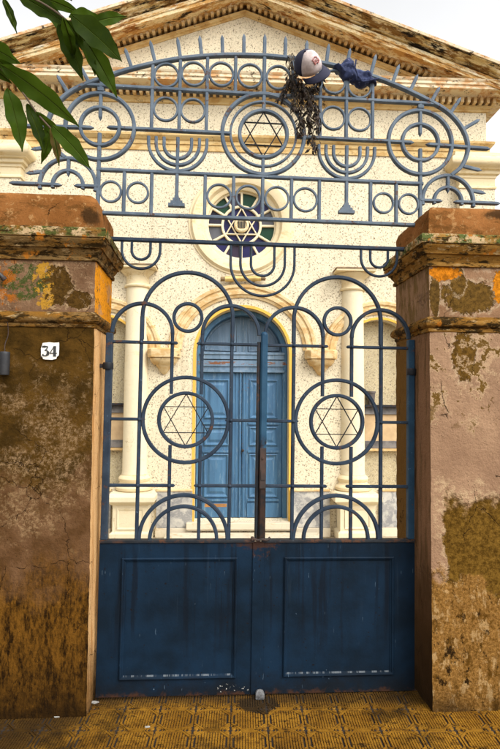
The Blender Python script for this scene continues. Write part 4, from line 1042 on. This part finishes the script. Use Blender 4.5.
# dead vine tangled on the grille below the cap
u0, v0 = gp(291, 62)
r = root('dried_vine', 'dead brown leafy vine hanging from the grille beneath the cap', 'dried plant', GATE, (u0, 0, v0))
stems = [[(288, 58), (289, 70), (291, 85), (296, 100), (292, 112)], [(290, 60), (294, 78), (299, 90), (306, 100), (310, 120), (312, 140), (314, 151)], [(296, 84), (304, 94), (313, 104), (316, 118), (316, 132)],
         [(302, 88), (308, 92), (316, 89), (321, 82)], [(290, 84), (285, 92), (281, 99)], [(299, 96), (301, 112), (300, 124), (298, 134)], [(312, 100), (308, 112), (309, 126)]]
sm_ = MB(); lf = MB(); rnd = random.Random(5)
for s_ in stems:
    pts = []
    for p in s_:
        u, v = gp(*p); pts.append((u+rnd.uniform(-.006, .006), -.03+rnd.uniform(-.03, .02), v))
    sp = spline(pts, 5); sm_.tube(sp, .003, 5)
    if s_[0] == (288, 58) or s_[0] == (290, 60): sm_.tube([(x+.008, y-.008, z) for x, y, z in sp], .0022, 5)
    for i, p in enumerate(sp):
        nl = 2 if s_[0][1] < 62 and i < 8 else 9
        for k in range(nl):
            L = rnd.uniform(.018, .05); wd = L*rnd.uniform(.25, .5); p0 = Vector(p)+Vector((rnd.gauss(0, .010), rnd.gauss(0, .016), rnd.gauss(0, .014)))
            dirv = Vector((rnd.gauss(0, .5), rnd.gauss(0, .5), -1)).normalized(); sd = dirv.cross(Vector((rnd.gauss(0, 1), rnd.gauss(0, 1), rnd.gauss(0, .3)))).normalized(); nv = sd.cross(dirv)
            a1 = p0+dirv*L*.4+sd*wd/2+nv*L*.12; a2 = p0+dirv*L*.4-sd*wd/2+nv*L*.12; md = p0+dirv*L*.45; tp = p0+dirv*L+nv*rnd.uniform(-.2, .3)*L
            lf.add([p0, a1, md, a2, tp], [(0, 1, 2), (0, 2, 3), (1, 4, 2), (2, 4, 3)])
sm_.build('stem', m_simple('dead_stem', (.16, .12, .07), (.06, .045, .025), 30, .9), r, True)
nn = NT('dead_leaf'); c = nn.mix(nn.step(nn.noise(30, 3), .4, .65), (.015, .009, .005), (.05, .028, .013)); c = nn.mix(nn.step(nn.noise(45, 2), .66, .7), c, (.3, .22, .08))
lf.build('leaves', nn.done(c, .8), r)

# ---------------------------------------------------------------- leafy branch hanging into view, close to the camera
def near(px, py, dist):   # point at a given distance along the view through a pixel of the photograph
    d = ((px-250)*RT-(py-374.5)*UP+545*FW)/545
    return EYE+d*dist
r = root('leafy_branch', 'green leafy tree branch hanging into the upper left, close to the camera', 'branch', FLAT, tuple(near(-60, 0, 1.15)))
org = near(-60, 0, 1.15)
LG = [m_leaf('leaf_green', (.024, .048, .002), (.038, .07, .003)), m_leaf('leaf_dark_green', (.014, .028, .0015), (.024, .043, .002)), m_leaf('leaf_bronze', (.12, .065, .015), (.07, .075, .015))]
for mm in LG:
    nt = mm.node_tree; tl = nt.nodes.new('ShaderNodeBsdfTranslucent'); mx = nt.nodes.new('ShaderNodeMixShader'); mx.inputs[0].default_value = .42
    b_ = nt.nodes['Principled BSDF']; o_ = nt.nodes['Material Output']; src = b_.inputs['Base Color'].links[0].from_socket
    g_ = nt.nodes.new('ShaderNodeGamma'); g_.inputs[1].default_value = .78; nt.links.new(src, g_.inputs[0]); nt.links.new(g_.outputs[0], tl.inputs[0])
    nt.links.new(b_.outputs[0], mx.inputs[1]); nt.links.new(tl.outputs[0], mx.inputs[2]); nt.links.new(mx.outputs[0], o_.inputs[0])
VEIN = m_simple('leaf_midrib', (.07, .10, .012), (.05, .075, .008), 20, .6, spec=.1)
def leaf_mesh(b, t, wpx, dist, tilt, bend, mi, seed):
    rn = random.Random(seed)
    p0 = near(b[0], b[1], dist+rn.uniform(-.01, .01)); p1 = near(t[0], t[1], dist+tilt)
    ax = (p1-p0); L = ax.length; ax.normalize(); vw = (p0-EYE).normalized(); side = ax.cross(vw).normalized()
    roll_ = rn.uniform(-.35, .35); side = (Matrix.Rotation(roll_, 3, ax) @ side); nv = side.cross(ax)
    W = wpx/545*dist/math.cos(roll_)*.94; mb = MB(); rows = 22; vs_ = []
    for i in range(rows+1):
        q = i/rows; hw = W/2*(math.sin(math.pi*min(1, q**.80))**.85)*(1 if q < .999 else 0)*(1-.30*max(0, q-.7)/.3); hw = max(hw, .0006)
        wav = 1+.06*math.sin(q*21+seed)
        c = p0+ax*(L*q)+nv*(bend*L*(q-q*q)*1.2)+side*(math.sin(q*3.1)*L*.03*rn.choice((1,)))
        up_ = .34*hw+.003*math.sin(q*17+seed)
        vs_ += [c-side*hw*wav+nv*up_*-1, c-side*hw*.52+nv*-.42*up_, c-side*.0012+nv*-.0010, c+nv*.0012, c+side*.0012+nv*-.0010, c+side*hw*.52+nv*-.42*up_, c+side*hw*wav+nv*up_*-1]
    n7 = 7
    mb.add([p for p in vs_], [(i*n7+k, i*n7+k+1, (i+1)*n7+k+1, (i+1)*n7+k) for i in range(rows) for k in range(n7-1)])
    lo_ = mb.build('leaf', LG[mi], r, True); lo_.data.materials.append(VEIN)
    for i, p in enumerate(lo_.data.polygons):
        if i % 6 in (2, 3): p.material_index = 1
    pet = MB(); return p0
LEAVES = [((1, 65), (79, 127), 23, 0, .06, .10), ((7, 88), (22, 152), 20, 0, .02, .06), ((27, 104), (44, 153), 13, 1, .0, .08), ((51, 125), (91, 170), 18, 0, -.03, .1), ((51, 128), (59, 166), 9, 2, 0, .1), ((50, 131), (41, 164), 10, 0, .02, .05),
          ((-22, 42), (20, 64), 23, 0, .02, .05), ((17, -6), (68, 26), 19, 1, .0, .1), ((59, 23), (83, 81), 19, 1, .03, .08), ((71, 15), (122, 62), 25, 1, -.02, .12), ((69, 17), (102, 19), 15, 0, .05, .1), ((90, 24), (127, 17), 13, 0, .08, .05),
          ((84, 38), (117, 98), 19, 0, .04, .1), ((92, 57), (95, 76), 6, 0, 0, .1), ((3, -2), (17, 34), 8, 1, .0, .1), ((66, 20), (88, 56), 13, 1, .06, .1), ((54, -8), (72, 1), 6, 1, 0, .1),
          ((40, 4), (74, 40), 13, 0, .05, .1), ((63, 18), (74, 62), 12, 0, .07, .08), ((78, 30), (101, 82), 13, 0, .08, .1), ((30, -6), (84, 16), 13, 0, .07, .1), ((-6, 58), (38, 96), 13, 0, .07, .1), ((36, 112), (66, 146), 11, 0, .05, .1),
          ((46, 124), (48, 152), 8, 0, .04, .06), ((-20, 60), (12, 84), 12, 1, .05, .1)]
for i, (b, t_, wp, mi, tilt, bend) in enumerate(LEAVES): leaf_mesh(b, t_, wp, 1.15+.02*(i % 3), tilt, bend, mi, i*3+1)
tw = MB()
tw.tube(spline([near(-160, -30, 1.2), near(-60, 20, 1.17), near(0, 68, 1.17), (near(22, 92, 1.17)), near(36, 112, 1.17), near(51, 129, 1.17)], 6), .002, 7, None)
tw.tube(spline([near(-160, -30, 1.2), near(-60, -60, 1.2), near(10, -14, 1.17), near(45, 5, 1.17), near(66, 20, 1.17), near(86, 40, 1.18), near(93, 58, 1.18)], 6), .0022, 7, None)
tw.tube(spline([near(-900, -620, 1.9), near(-500, -300, 1.5), near(-160, -30, 1.2)], 6), .007, 8)
tw.build('twig', m_simple('bark_twig', (.09, .055, .025), (.05, .03, .015), 40, .8), r, True)

# small litter by the gate foot
PAPER = m_simple('paper_white', (.34, .33, .3), (.2, .19, .17), 60, .9)
for lab, x, y, sx in (('white paper scrap on the tiles at the left end of the gate foot', -.845, 3.235, .03), ('tiny white scrap on the tiles beside the left pillar corner', -1.01+.0, 3.09, .018), ('small white scrap on the tiles before the left gate leaf', -.50, 2.998, .016)):
    m = MB(); pts = [(sx*(.6+.5*random.random())*math.cos(k*math.pi/4), sx*.55*(.6+.5*random.random())*math.sin(k*math.pi/4)) for k in range(8)]
    n8 = len(pts); m.add([(px, py, .002+random.uniform(0, .004)) for px, py in pts]+[(0, 0, .005)]+[(px, py, .0015) for px, py in pts], [(k, (k+1) % 8, 8) for k in range(8)]+[(k, (k+1) % 8, 9+(k+1) % 8, 9+k) for k in range(8)])
    o = m.build('paper_scrap', PAPER, None); o.location = (x, y, 0); o['label'] = lab; o['category'] = 'litter'; o['group'] = 'paper scraps on the tiles'
for o in bpy.data.objects:
    if '_off' in o: del o['_off']
